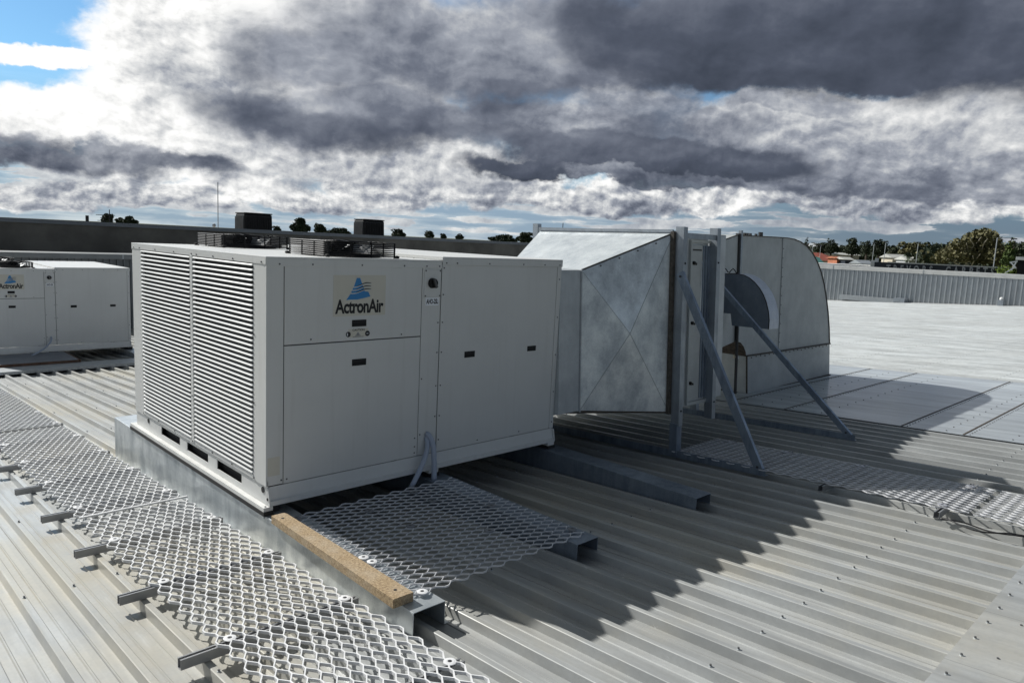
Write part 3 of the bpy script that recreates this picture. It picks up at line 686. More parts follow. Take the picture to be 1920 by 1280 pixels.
# ------------------------------------------------------------------ expanded metal
def expanded(x0, x1, y0, y1, zf, along, name, label, cat, group=None, LW=.156, SW=.066, w=.0070, h=.0155, mat='mesh'):
    "hexagonal strand mesh; along = axis the long way of the cells follows"
    mb = MB()
    def P(a, b):      # a along, b across
        return (b, a) if along == 'y' else (a, b)
    a0, a1, b0, b1 = (y0, y1, x0, x1) if along == 'y' else (x0, x1, y0, y1)
    rows = int((b1-b0)/(SW/2)); na = int((a1-a0)/(LW/2))
    vs = []; fs = []
    for r_ in range(rows):
        bc = b0+(r_+.5)*SW/2; sg = 1 if r_ % 2 == 0 else -1; path = []
        for k in range(na+1):
            a = a0+k*LW/2; s2 = sg*(1 if k % 2 == 0 else -1)*SW/4
            nl = LW*.095
            for da in (-nl, nl):
                aa = min(max(a+da, a0), a1)
                path.append((aa, bc+s2*.97, s2))
        o = len(vs)
        for (a, b, s2) in path:
            x, y = P(a, b); z = zf(x, y)
            up = h/2; tilt = 0.
            for (db, dz) in ((-w/2, -up-tilt*0), (w/2, -up), (w/2, up+tilt), (-w/2, up-tilt)):
                xx, yy = P(a, b+db); vs.append((xx, yy, z+dz))
        for i in range(len(path)-1):
            for j in range(4): fs.append((o+i*4+j, o+i*4+(j+1) % 4, o+i*4+4+(j+1) % 4, o+i*4+4+j))
        fs.append((o+3, o+2, o+1, o)); e = o+4*(len(path)-1); fs.append((e, e+1, e+2, e+3))
    mb.add(vs, fs, mat)
    return mb.build(name, fix=True)
WZ = .062
def zwalk(x, y): return ZR(y)+WZ+.004*math.sin(y*2.1+x*3)*.6
GW = 'walkway mesh panels on the left'
for (ya, yb, lb) in ((-3.55, 1.13, 'nearest expanded metal walkway panel, running out of the bottom of the picture'), (1.145, 4.80, 'expanded metal walkway panel beside the far half of the sunlit beam'), (4.815, 8.45, 'expanded metal walkway panel well beyond the beam'), (8.465, 10.5, 'farthest expanded metal walkway panel, ending at the cross flashing')):
    tag(expanded(-.860, -.125, ya, yb, zwalk, 'y', 'walkway_panel', lb, 'walkway'), lb, 'walkway', GW)
mb = MB(); mb.sbox(-.85, -.10, 1.128, 1.146, WZ-.004, WZ+.008, 'mesh'); tag(mb.build('joint_bar'), 'thin metal bar across the joint of the near walkway', 'bar')
GF = 'walkway mesh panels on the right'
for (ya, yb, lb) in ((-3.2, -.62, 'shaded expanded metal walkway panel between the duct braces'), (-3.95, -3.21, 'expanded metal walkway panel at the right edge, partly in sun')):
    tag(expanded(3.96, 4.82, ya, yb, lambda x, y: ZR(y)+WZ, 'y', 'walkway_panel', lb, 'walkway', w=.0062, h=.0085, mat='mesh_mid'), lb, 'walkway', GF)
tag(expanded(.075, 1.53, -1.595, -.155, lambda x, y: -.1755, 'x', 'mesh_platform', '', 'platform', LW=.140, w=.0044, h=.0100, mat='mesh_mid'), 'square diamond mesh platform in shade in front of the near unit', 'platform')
# support channels and washers for the walkways
def strut(x0, x1, y, name, label, group):
    mb = MB(); b, t = .004, WZ-.008
    mb.sbox(x0, x1, y-.0200, y-.0170, b, t, 'alu'); mb.sbox(x0, x1, y+.0170, y+.0200, b, t, 'alu'); mb.sbox(x0, x1, y-.017, y+.017, b, b+.003, 'alu')
    mb.sbox(x0, x1, y-.0169, y-.009, t-.003, t, 'alu'); mb.sbox(x0, x1, y+.009, y+.0169, t-.003, t, 'alu')
    return tag(mb.build(name), label, 'support', group)
def washer(x, y, z, label, group, r=.030, mat='mesh'):
    mb = MB(); n = 22; vs = []
    for rr_, zz in ((r, 0), (r, .004), (r*.62, .006), (r*.36, .006), (r*.34, .0), ):
        vs += [(x+rr_*math.cos(2*math.pi*k/n), y+rr_*math.sin(2*math.pi*k/n), z+zz) for k in range(n)]
    fs = [(i*n+j, i*n+(j+1) % n, (i+1)*n+(j+1) % n, (i+1)*n+j) for i in range(4) for j in range(n)]
    mb.add(vs, fs, mat); mb.cyl((x, y, z), .011, .006, 'screw', n=6)
    return tag(mb.build('washer', fix=True), label, 'washer', group)
NW = ['first', 'second', 'third', 'fourth', 'fifth', 'sixth', 'seventh', 'eighth', 'ninth', 'tenth']
for i in range(9):
    y = -1.28+.893*i
    if i < 8: strut(-1.03, -.09, y, 'support_channel', '%s support channel from the bottom poking out left of the near walkway' % NW[i], 'channels under the left walkway')
    washer(-.795, y, ZR(y)+WZ+.006, '%s round washer from the bottom along the left edge of the near walkway' % NW[i], 'washers on the left walkway')
    washer(-.165, y, ZR(y)+WZ+.006, '%s round washer from the bottom along the right edge of the near walkway' % NW[i], 'washers on the left walkway')
y = -2.17; strut(-1.03, -.09, y, 'support_channel', 'support channel at the very bottom edge under the near walkway', 'channels under the left walkway')
washer(-.165, y, ZR(y)+WZ+.006, 'round washer at the very bottom edge of the near walkway', 'washers on the left walkway')
for i, (y, xl) in enumerate(((-.78, 4.02), (-1.40, 4.0), (-2.13, 3.90), (-3.02, 3.86))):
    strut(xl, 4.93, y, 'support_channel', ['support channel at the shaded start of the right walkway', 'support channel beside the near duct brace foot', 'support channel with its dark end under the shaded right walkway', 'support channel with sunlit open end under the right walkway'][i], 'channels under the right walkway')
    washer(4.76, y, ZR(y)+WZ+.006, '%s washer along the far side of the right walkway, counted from the duct' % NW[i], 'washers on the right walkway', .034, 'mesh_shade')
    washer(4.03, y+.01, ZR(y)+WZ+.006, '%s washer along the near side of the right walkway, counted from the duct' % NW[i], 'washers on the right walkway', .034, 'mesh_shade')
for i, (x, y) in enumerate(((.118, -1.02), (.125, -1.10), (.13, -1.575), (1.44, -1.50), (.10, -.24), (.62, -.80), (1.02, -.52), (.98, -1.18), (1.30, -.85), (1.02, -.30), (.55, -.42))):
    washer(x, y, -.168, ['left one of two touching washers by the timber strip', 'right one of two touching washers by the timber strip', 'sunlit washer at the end of the timber strip', 'washer at the right tip of the square mesh', 'washer at the start of the timber strip under the unit corner', 'shaded washer near the middle of the square mesh', 'shaded washer right of the middle of the square mesh', 'shaded washer low in the square mesh', 'shaded washer near the right side of the square mesh', 'shaded washer near the conduits on the square mesh', 'faint shaded washer at the back of the square mesh'][i], 'washers on the square mesh', .030, 'mesh' if i < 3 else 'washer_shade')

# grey conduits out of the unit
def bez(P, n=14):
    out = []
    for i in range(n+1):
        t = i/n; a = [(1-t)**3, 3*t*(1-t)**2, 3*t*t*(1-t), t**3]; out.append(tuple(sum(a[k]*P[k][j] for k in range(4)) for j in range(3)))
    return out
mb = MB(); mb.tube(bez([(1.352, .0, .165), (1.375, -.075, .16), (1.392, -.065, .0), (1.365, -.10, -.20)]), .0225, 'conduit', 10)
tag(mb.build('conduit', smooth=True), 'straight grey conduit hanging from the near unit service column', 'conduit', 'grey conduits')
mb = MB(); mb.tube(bez([(1.345, .0, .14), (1.36, -.05, .10), (1.31, -.06, -.03), (1.14, -.10, -.21)]), .020, 'conduit', 10)
tag(mb.build('conduit', smooth=True), 'curved grey conduit leaning left below the near unit service column', 'conduit', 'grey conduits')
mb = MB(); o = (.055, 12.5, ZL); mb.tube([tuple(a+b for a, b in zip(q, o)) for q in bez([(1.352, .0, .165), (1.36, -.12, .10), (1.25, -.12, -.05), (.95, -.30, -.14)])], .0175, 'conduit', 8)
tag(mb.build('conduit', smooth=True), 'grey conduit curving from the far unit down to the board', 'conduit', 'grey conduits')

# ------------------------------------------------------------------ ductwork
DUCT = thing('air_duct', (5.5, .9, 0), 'galvanised steel duct with flared section and big curved elbow, right of the near unit', 'duct')
class Lean(Rel):
    "duct and posts stand square to the sloping roof: they lean back by the roof pitch"
    def build(s, name, parent, **kw):
        s.v = [(q[0], q[1]+SL*q[2], q[2]) for q in s.v]; return Rel.build(s, name, parent, **kw)
def quadbox(mb, A, B, mat):
    "loft between two rectangles in x = const: (x, y0, y1, z0, z1)"
    xa, ya0, ya1, za0, za1 = A; xb, yb0, yb1, zb0, zb1 = B
    mb.hexa([(xa, ya0, za0), (xb, yb0, zb0), (xb, yb1, zb0), (xa, ya1, za0), (xa, ya0, za1), (xb, yb0, zb1), (xb, yb1, zb1), (xa, ya1, za1)], mat)
c = Lean(); c.hexa([(2.858, -.068, .135), (3.15, -.072, .135), (3.15, 1.75, -.38), (2.858, 1.75, -.38), (2.858, -.068, 1.484), (3.15, -.072, 1.484), (3.15, .93, 1.484), (2.858, .93, 1.484)], 'galv_side'); c.build('collar', DUCT)  # rear underside dropped and pushed back, added to block sun below
# flared section with cross-break creases: near face raised slightly at its centre
c = Lean(); xa, xb = 3.152, 3.985
A0, A1, B0, B1 = (xa, -.074, .130), (xa, -.074, 1.486), (xb, -.540, .106), (xb, -.540, 1.880)
FA0, FA1, FB0, FB1 = (xa, 1.75, -.38), (xa, .90, 1.486), (xb, 1.85, -.40), (xb, 1.265, 1.86)  # rear lower corners flared down and back, added to keep sun out underneath
ctr = tuple(sum(q[i] for q in (A0, A1, B0, B1))/4 for i in range(3)); nrm = Vector((-.472, -.833, 0)).normalized()
ctr = tuple(Vector(ctr)+nrm*.085)
tc_ = tuple(Vector([sum(q[i] for q in (A1, B1, FB1, FA1))/4 for i in range(3)])+Vector((-.2, 0, .35)).normalized()*.010)
c.add([A0, A1, B0, B1, ctr], [(0, 2, 4), (2, 3, 4), (3, 1, 4), (1, 0, 4)], 'galv')
c.add([A1, B1, FB1, FA1, tc_], [(0, 1, 4), (1, 2, 4), (2, 3, 4), (3, 0, 4)], 'galv')
c.add([A0, B0, FB0, FA0, FA1, FB1], [(0, 3, 2, 1), (3, 4, 5, 2)], 'galv')
fl = c.build('flared_section', DUCT, fix=False)
# seams and flange angles
c = Lean(); c.bar(A1, B1, .014, .014, 'seam'); c.bar((xa, -.080, .12), (xa, -.080, 1.492), .012, .012, 'galv_side'); c.bar(A0, B0, .014, .014, 'rust')
c.bar((xb-.01, 1.265, 1.880), (xb-.01, -.540, 1.900), .018, .028, 'post')
for q_ in (A0, B0, A1, B1): c.bar(tuple(Vector(q_)+nrm*.002), tuple(Vector(ctr)+nrm*.001), .003, .003, 'creaseshade')  # grey strips drawn along the creases, standing in for their shade
for q in range(1, 5): t = q/5; c.cyl((A1[0]+(B1[0]-A1[0])*t, A1[1]+(B1[1]-A1[1])*t-.004, A1[2]+(B1[2]-A1[2])*t-.03), .008, .008, 'screw', axis=(-.5, -.85, 0), n=8)
c.build('seam_strip', DUCT)
c = Lean(); c.box(xb-.040, xb-.002, -.568, -.530, .095, 1.895, 'sealgrey'); c.box(xb, xb+.018, -.60, 1.30, .08, 1.90, 'galv_side'); c.build('flange', DUCT)
# short plenum box between the two posts with its access door
c = Lean(); c.hexa([(4.06, -.56, .14), (4.59, -.56, .14), (4.59, 1.85, -.40), (4.06, 1.85, -.40), (4.06, -.56, 1.845), (4.59, -.56, 1.845), (4.59, 1.28, 1.83), (4.06, 1.28, 1.83)], 'galv_side'); c.build('plenum', DUCT)  # rear underside lowered as an added sun block
c = Lean(); c.hexa([(4.70, -.53, .16), (5.00, -.53, .16), (5.00, 1.85, -.40), (4.70, 1.85, -.40), (4.70, -.53, 1.90), (5.00, -.53, 1.90), (5.00, 1.28, 1.88), (4.70, 1.28, 1.88)], 'galv_side'); c.build('outlet_collar', DUCT)  # same added drop at the rear to stop sun passing under
c = Lean()
c.box(4.235, 4.665, -.588, -.561, 1.800, 1.828, 'galv_dull'); c.box(4.235, 4.665, -.588, -.561, .150, .182, 'galv_dull')
c.box(4.235, 4.262, -.586, -.561, .183, 1.799, 'galv_dull'); c.box(4.632, 4.665, -.586, -.561, .183, 1.799, 'galv_dull'); c.build('door_frame', DUCT)
c = Lean(); c.box(4.270, 4.470, -.573, -.5605, .20, 1.775, 'galv_dull'); c.box(4.28, 4.45, -.576, -.5735, 1.72, 1.735, 'seam'); c.box(4.45, 4.465, -.577, -.5735, 1.0, 1.62, 'galv'); c.build('access_door', DUCT)
for z in (.374, .991, 1.596): c = Lean(); c.bar((4.285, -.588, z), (4.335, -.588, z-.01), .018, .022, 'black'); c.cyl((4.300, -.573, z), .018, .020, 'black', axis=(0, -1, 0), n=8); c.build('door_catch', DUCT)
c = Lean()
for k in range(3): c.box(4.482+k*.05, 4.506+k*.05, -.574, -.5605, .20, 1.775, 'brace')
c.build('stiffeners', DUCT)
c = Lean(); c.box(4.0455, 4.66, -.648, -.640, 1.835, 1.888, 'post'); c.box(4.0455, 4.66, -.639, -.60, 1.880, 1.888, 'post'); c.build('tie_rail', DUCT)
def postpair(x0, x1, cc, z0, z1, leg=False):
    c = Lean(); c.box(x0, x1, cc-.006, cc, z0, z1, 'post'); c.box(x0, x0+.006, cc+.0002, cc+.085, z0, z1, 'post'); c.box(x1-.006, x1, cc+.0002, cc+.085, z0, z1, 'post')
    c.box(x0+.0062, x1-.0062, cc+.0005, cc+.08, z1-.004, z1, 'post')
    for z in (z0+.18, z1-.35): c.cyl(((x0+x1)/2, cc-.006, z), .010, .006, 'black', axis=(0, -1, 0), n=8)
    c.build('post', DUCT)
postpair(4.600, 4.668, -.655, -.02, 1.957)
# flared section behind, up to the elbow
c = Lean()
st = [(5.0, .33, 2.3, .20, 1.70), (6.1, .52, 2.45, .30, 1.73), (7.66, .79, 2.60, .42, 1.980)]
for a_, b_ in zip(st, st[1:]): quadbox(c, a_, b_, 'galv_dull')
c.build('flared_section', DUCT)
c = Lean(); c.bar((6.1, .512, 1.732), (7.66, .782, 1.982), .014, .014, 'seam'); c.box(7.690, 7.735, .755, .800, .43, 2.045, 'post'); c.box(7.660, 7.689, .770, .83, .43, 2.00, 'seam'); c.build('flange', DUCT)
# big elbow
EP = [(7.70, 1.976), (9.00, 1.994), (9.30, 1.996), (9.56, 1.985), (9.80, 1.950), (10.05, 1.880), (10.28, 1.775), (10.48, 1.635), (10.66, 1.455), (10.81, 1.245), (10.93, 1.000), (11.03, .745), (11.11, .460), (11.16, .178)]
LB = [(8.105, .165), (8.08, .24), (8.01, .325), (7.92, .385), (7.81, .412), (7.70, .42)]
c = Lean(); poly = EP+LB; c.prism(poly, 'y', .83, 2.62, 'galv_dull'); c.build('elbow', DUCT)
c = Lean()
for i_ in range(len(LB)-1): a_, b_ = LB[i_], LB[i_+1]; c.hexa([(a_[0]-.012, .826, a_[1]-.004), (a_[0]-.002, .826, a_[1]-.001), (a_[0]-.002, 2.6, a_[1]-.001), (a_[0]-.012, 2.6, a_[1]-.004), (b_[0]-.010, .826, b_[1]-.010), (b_[0]-.002, .826, b_[1]-.001), (b_[0]-.002, 2.6, b_[1]-.001), (b_[0]-.010, 2.6, b_[1]-.010)], 'rust')
c.build('throat', DUCT)
c = Lean(); c.prism([(8.107, .168), (11.165, .170), (11.215, -.41), (8.15, -.43)][::-1], 'y', .824, 2.63, 'galv_dull'); c.build('elbow_base', DUCT)
c = Lean()
c.box(9.150, 9.172, .818, .8295, .20, 1.990, 'galv_dull'); c.bar((8.10, .816, .172), (11.17, .816, .172), .026, .018, 'sealgrey')
for k in range(20): x = 8.25+k*.145; c.cyl((x, .822, .146 if k % 3 else .135), .009, .012, 'sealgrey', axis=(0, -1, 0), n=6)
for k in range(11): c.cyl((9.161, .818, .32+k*.15), .008, .008, 'screw', axis=(0, -1, 0), n=6)
for i_ in range(len(EP)-1): c.bar((EP[i_][0], .822, EP[i_][1]), (EP[i_+1][0], .822, EP[i_+1][1]), .014, .014, 'sealgrey')
for x_ in (7.95, 8.02, 8.12, 8.30, 8.42, 8.47): c.box(x_, x_+.04, .84, .87, 1.975, 2.02+.03*(x_ > 8.4), 'seam')
c.build('seam_strip', DUCT)
c = Lean(); c.bar((8.105, .82, .165), (8.148, .82, -.42), .018, .022, 'rust'); c.bar((8.13, .815, -.425), (11.21, .815, -.405), .04, .022, 'rust'); c.bar((8.13, .83, -.43), (8.13, 2.6, -.43), .03, .03, 'rust'); c.bar((8.10, .83, .175), (8.10, 2.6, .175), .02, .02, 'sealgrey')
c.build('sealant', DUCT)
# curved side hood
HP = [(.78, 1.408), (.62, 1.432), (.499, 1.438), (.40, 1.424), (.322, 1.395), (.235, 1.338), (.156, 1.262), (.095, 1.180), (.048, 1.090), (.005, .975), (-.018, .858), (-.020, .735), (.518, .725), (.550, .885), (.78, .880)]
c = Rel(); c.prism(HP, 'x', 7.0, 7.27, 'hoodsteel'); hd = c.build('side_hood', DUCT)
c = Rel()
for i_ in range(11): c.bar((6.997, HP[i_][0], HP[i_][1]), (6.997, HP[i_+1][0], HP[i_+1][1]), .010, .010, 'seam')
for i_ in range(11):
    p0, p1 = HP[i_], HP[i_+1]; n_ = Vector((0, -(p0[1]-p1[1]), (p0[0]-p1[0])*1.)).normalized(); n_ = n_ if (n_.z > .02 or n_.y < 0) else -n_
    a = Vector((7.005, p0[0], p0[1]))+n_*.003; b_ = Vector((7.005, p1[0], p1[1]))+n_*.003; w_ = Vector((.262, 0, 0))
    c.add([a, b_, b_+w_, a+w_], [(0, 1, 2, 3)], 'hoodlit')
c.build('hood_edge', DUCT, fix=False)
c = Rel(); c.tube([(7.06, .76-.026*k, 1.47+.03*math.sin(k*1.3)) for k in range(10)], .007, 'black', 5); c.build('lead', DUCT)
c = Lean(); c.box(7.655, 7.689, .74, .77, -.35, .66, 'seam'); c.build('bracket', DUCT)
c = Lean(); c.tube([(7.72, .79, .60), (7.75, .79, .21), (7.72, .76, .17)], .016, 'label', 8); c.ico((7.68, .78, .20), .035, 'cream', 8, 5); c.ico((7.70, .78, .50), .016, 'black', 6, 4); c.build('drain', DUCT)
# the two support frames: posts, braces, foot rails
def frame(x, cc, zt, brace_top, yfar, lab, near):
    yp = cc
    root = thing('duct_frame', (x, yp, ZR(yp)), lab, 'frame', 'steel frames holding the duct')
    c = Lean(); z0 = -.01 if near else ZR(yp)+.03; x1 = x+.068
    c.box(x, x1, cc-.006, cc, z0, zt, 'post'); c.box(x, x+.006, cc+.0002, cc+.085, z0, zt, 'post'); c.box(x1-.006, x1, cc+.0002, cc+.085, z0, zt, 'post')
    c.box(x+.0062, x1-.0062, cc+.0005, cc+.08, zt-.004, zt, 'post')
    for z in (z0+.15, zt-.35): c.cyl((x+.034, cc-.006, z), .010, .006, 'black', axis=(0, -1, 0), n=8)
    c.build('post', root)
    c = Lean(); c.box(x, x+.06, yfar, yfar+.08, ZR(yfar)-.0, zt, 'post'); c.build('post', root)
    if near:
        c = Lean(); c.box(x-.012, x+.072, cc+.004, cc+.09, ZR(cc)+.02, z0+.02, 'brace'); c.build('leg', root)
    c = Lean(); c.box(x+.004, x+.044, yp+.11, yfar-.005, zt-.11, zt-.04, 'post'); c.build('head_rail', root)
    c = Rel(); ye = -1.60; c.sbox(x-.002, x+.004, ye, yfar+.1, .006, .075, 'brace'); c.sbox(x+.0042, x+.06, ye, yfar+.1, .006, .011, 'brace'); c.build('foot_rail', root)
    c = Rel(); p = (x-.012, cc+.03+SL*brace_top, brace_top); q = (x-.012, ye+.055, ZR(ye)+.045); w_ = .078 if near else .062
    c.bar(p, q, .005, w_, 'brace', up=(0, -1, 0)); d = Vector(q)-Vector(p); n_ = Vector((0, -d.z, d.y)).normalized(); n_ = n_ if n_.y > 0 else -n_
    o_ = n_*(-w_/2+.002); c.bar(tuple(Vector(p)+o_+Vector((.02, 0, 0))), tuple(Vector(q)+o_+Vector((.02, 0, 0))), .035, .005, 'brace', up=tuple(n_))
    for qq in (p, q): c.cyl(tuple(Vector(qq)+(Vector(q)-Vector(p))*(.02 if qq is p else -.02)), .012, .012, 'screw', axis=(-1, 0, 0), n=6)
    c.build('brace', root)
    return root
frame(3.978, -.655, 1.943, 1.50, 1.30, 'nearer steel frame with wide blue grey diagonal brace, left of the duct door', True)
frame(6.05, .42, 1.66, 1.60, 2.50, 'farther steel frame with thin dark diagonal brace in front of the curved hood', False)
mb = MB(); q = far_point(1055, 431, 30); mb.tube([(q.x, q.y, q.z-1), (q.x, q.y, q.z+.28)], .015, 'black', 5); mb.bar((q.x, q.y, q.z), (q.x-.14, q.y+.1, q.z-.1), .05, .14, 'black'); mb.bar((q.x, q.y, q.z+.05), (q.x+.03, q.y-.02, q.z-.1), .1, .1, 'black')
tag(mb.build('roof_vane'), 'tiny dark vane on a pole showing above the white duct top', 'vane')
# soaker sheets round the elbow
def soaker():
    root = thing('soaker_flashing', (10, -1, ZR(-1)), 'flat blue grey sheets with screwed seams laid over the ribs around the elbow', 'flashing')
    cuts = [3.6, 1.9, .62, -.21, -1.68, -2.34, -3.6]
    rnd = random.Random(9)
    for i in range(len(cuts)-1):
        y1, y0 = cuts[i], cuts[i+1]; c = Rel(); e = .004+.002*(i % 2)
        c.sbox(7.30, 12.75, y0+(.0 if i < 5 else 0), y1, e, e+.003, 'soaker')
        if i >= 1:
            c.sbox(7.31, 12.74, y1-.004, y1+.016, e+.0032, e+.007, 'rust' if i >= 4 else 'sealgrey')
            for k in range(54):
                x = 7.36+k*.1; c.cyl((x, y1-.045+rnd.uniform(-.004, .004), ZR(y1-.045)+e+.003), .0075, .006, 'rscrew', n=6)
            for k in range(18):
                x = 7.42+k*.29; c.cyl((x, y1-.45, ZR(y1-.45)+e+.003), .0085, .007, 'rscrew', n=6)
        c.build('sheet', root)
soaker()
# black leads by the right walkway
for j, lb in enumerate(('upper thin black lead trailing beside the right walkway', 'lower thin black lead trailing beside the right walkway')):
    mb = MB(); pts = []
    for k in range(26):
        y = -3.06-k*.045; pts.append((3.84-.05*j*math.sin(k*.35)+.02*math.sin(k*.5+j)-.03*(k/25)*j, y, ZR(y)+.012+.008*math.sin(k*.7+j)))
    mb.tube(pts, .0055, 'black', 6); tag(mb.build('cable'), lb, 'cable', 'black leads')
# ------------------------------------------------------------------ parapets
def cladding(p0, p1, z0a, z0b, z1a, z1b, pitch, nrm, name, label, capw=.22, caph=.16, rib=.06, cm='clad', km='cap'):
    "ribbed wall from p0 to p1 (xy); bottoms z0a..z0b, tops z1a..z1b"
    root = thing(name, ((p0[0]+p1[0])/2, (p0[1]+p1[1])/2, min(z0a, z0b)), label, 'parapet wall')
    p0 = Vector((*p0, 0)); p1 = Vector((*p1, 0)); d = (p1-p0); L = d.length; d.normalize(); n = Vector((*nrm, 0)); c = Rel()
    k = int(L/pitch); pts = []
    for i in range(k):
        s = i*pitch
        for (a, o) in ((0, 0), (pitch*.64, 0), (pitch*.70, rib), (pitch*.92, rib)): pts.append((s+a, o))
    vs = []
    for (s, o) in pts:
        q = p0+d*s+n*o; t = s/L; vs += [(q.x, q.y, z0a+(z0b-z0a)*t), (q.x, q.y, z1a+(z1b-z1a)*t-.02)]
    c.add(vs, [(2*i, 2*i+2, 2*i+3, 2*i+1) for i in range(len(pts)-1)], cm); c.build('cladding', root, fix=False)
    c = Rel(); a = p0+n*.10; b = p1+n*.10; a2 = p0-n*capw; b2 = p1-n*capw
    def V(q, z): return (q.x, q.y, z)
    c.hexa([V(a, z1a-caph), V(b, z1b-caph), V(b2, z1b-caph), V(a2, z1a-caph), V(a, z1a), V(b, z1b), V(b2, z1b+.03), V(a2, z1a+.03)], km)
    s = 3.
    while s < L: q = p0+d*s+n*.095; c.box(q.x-.02, q.x+.02, q.y-.02, q.y+.02, z1a+(z1b-z1a)*s/L-caph, z1a+(z1b-z1a)*s/L+.004, 'clad'); s += 6
    c.build('capping', root, fix=True)
    return root
cladding((52, 20.5), (52, -6), ZR(20.5)-.04, ZR(RIDGE)-.1, 1.14, 1.26, .30, (-1, 0), 'parapet', 'pale ribbed parapet wall with light capping across the right side', caph=.26)
cladding((-16, 20.2), (13.5, 20.2), ZR(20.2), ZR(20.2), .775, .775, .19, (0, -1), 'parapet', 'shaded ribbed parapet behind the far unit, with light capping', caph=.15, cm='clad_shade', km='cap_shade')
mb = MB(); mb.sbox(51.4, 51.9, -6 if False else RIDGE, 20.4, .0, .02, 'cap'); tag(mb.build('gutter_flashing'), 'bright flashing strip along the foot of the right parapet', 'flashing')
mb = MB(); mb.box(51.2, 51.9, 12.9, 16.6, ZR(14.7)+.02, ZR(14.7)+.34, 'clad'); mb.box(51.1, 51.9, 12.2, 12.89, ZR(12.5)+.02, ZR(12.5)+.30, 'post'); tag(mb.build('cable_tray'), 'low grey metal box against the foot of the right parapet', 'box')
mb = MB(); mb.box(51.3, 51.7, 6.6, 6.9, ZR(6.7), ZR(6.7)+.35, 'post'); mb.ico((51.5, 6.75, ZR(6.7)+.42), .12, 'white', 8, 5); tag(mb.build('roof_outlet'), 'small roof outlet at the right end of the parapet foot', 'outlet')
mb = MB(); mb.cyl((-.35, 20.1, .70), .05, .55, 'black', n=8); tag(mb.build('vent_pipe'), 'short black pipe before the dark wall at the far left', 'pipe')
# dark wall beyond with evaporative coolers
wl = thing('dark_wall', (5, 23.2, ZR(20)-2), 'long dark stained wall crossing behind the near unit at eye height', 'wall')
c = Rel(); c.box(-30, 34, 23.0, 23.5, -5, 1.60, 'conc'); c.build('wall_face', wl)
c = Rel(); c.box(-30, 34, 22.93, 23.58, 1.602, 1.735, 'conc_cap'); c.build('capping', wl)
mb = MB(); mb.box(-30, 34, 23.6, 60, -5, .9, 'greyroof'); tag(mb.build('rear_building'), 'flat roofed building behind the dark wall', 'building')
def cooler(u, sx, sy, sz, lab, yy=25.5):
    d = bearing(u, 430); k = (yy-CAMP.y)/d.y; x = CAMP.x+d.x*k
    root = thing('evaporative_cooler', (x, yy, .9), lab, 'cooler', 'black coolers on the roof behind')
    c = MB(); h0, h1 = .2, sz; c.hexa([(-sx/2, -sy/2, h0), (sx/2, -sy/2, h0), (sx/2, sy/2, h0), (-sx/2, sy/2, h0), (-sx/2+.03, -sy/2+.03, h1), (sx/2-.03, -sy/2+.03, h1), (sx/2-.03, sy/2-.03, h1), (-sx/2+.03, sy/2-.03, h1)], 'black'); c.build('casing', root, bevel=.06)
    c = MB(); c.box(-sx/2+.02, sx/2-.02, -sy/2+.02, sy/2-.02, h1+.001, h1+.05, 'black'); c.build('lid', root, bevel=.03)
    c = MB(); c.box(-sx/2+.2, sx/2-.2, -sy/2+.2, sy/2-.2, 0, h0, 'seam'); c.build('base', root)
    c = MB()
    for i in range(9): y = -sy/2+.1+i*(sy-.2)/8; c.box(-sx/2-.012, -sx/2+.012, y-.012, y+.012, h0+.1, h1-.12, 'screw')
    for i in range(12): x_ = -sx/2+.1+i*(sx-.2)/11; c.box(x_-.008, x_+.008, -sy/2-.006, -sy/2+.012, h0+.1, h1-.12, 'black')
    c.build('grille', root)
cooler(476, 1.28, .95, 1.47, 'larger black evaporative cooler above the dark wall, left of the tree')
cooler(692, 1.22, .90, 1.52, 'black evaporative cooler above the dark wall, right of the tree')
def mast(u, v0, v1, dist, r, name, lab, cat, mat='alu', group=None):
    a = far_point(u, v1, dist); b = far_point(u, v0, dist); mb = MB(); mb.tube([a, (a.x, a.y, b.z)], r, mat, 6)
    return mb, a, b
mb, a, b = mast(409, 342, 440, 40, .022, '', '', ''); mb.cyl(tuple(a), .2, .1, 'alu', n=8); mb.ico((a.x-.2, a.y, far_point(405, 423, 40).z), .10, 'alu', 6, 4)
tag(mb.build('radio_mast'), 'thin whip mast standing behind the dark wall', 'mast')
mb, a, b = mast(164, 404, 430, 60, .11, '', '', '', 'black'); tag(mb.build('chimney_pot'), 'small dark flue at the far left above the dark wall', 'flue')
mb, a, b = mast(206, 393, 430, 60, .03, '', '', '', 'black'); r_ = CR.copy(); r_.z = 0
for z, l in ((.05, 1.), (-.15, .7), (-.35, .9)): q = Vector((b.x, b.y, far_point(206, 405, 60).z+z)); mb.bar(tuple(q-r_*l), tuple(q+r_*.35*l), .03, .04, 'black')
tag(mb.build('tv_antenna'), 'small TV antenna poking up above the dark wall', 'antenna')
# ------------------------------------------------------------------ ground and distance
def hz(d):   # terrain height over distance from the camera
    if d < 90: return -6.
    if d < 260: return -6.+6.5*(d-90)/170
    return .5+2.5*min(1, (d-260)/900)
vs = []; fs = []; rings = [0, 30, 60, 90, 130, 170, 210, 260, 340, 500, 800, 1300, 2200, 4500]; n = 64
for i, r_ in enumerate(rings):
    for k in range(n): t = 2*math.pi*k/n; vs.append((CAMP.x+r_*math.cos(t), CAMP.y+r_*math.sin(t), hz(r_)+(0 if r_ < 100 else .5*math.sin(k*1.7+i))))
for i in range(len(rings)-1):
    for k in range(n): fs.append((i*n+k, i*n+(k+1) % n, (i+1)*n+(k+1) % n, (i+1)*n+k))
mb = MB(); mb.add(vs, fs, 'ground'); g = mb.build('ground', loc=(0, 0, -6), fix=True); tag(g, kind='structure')
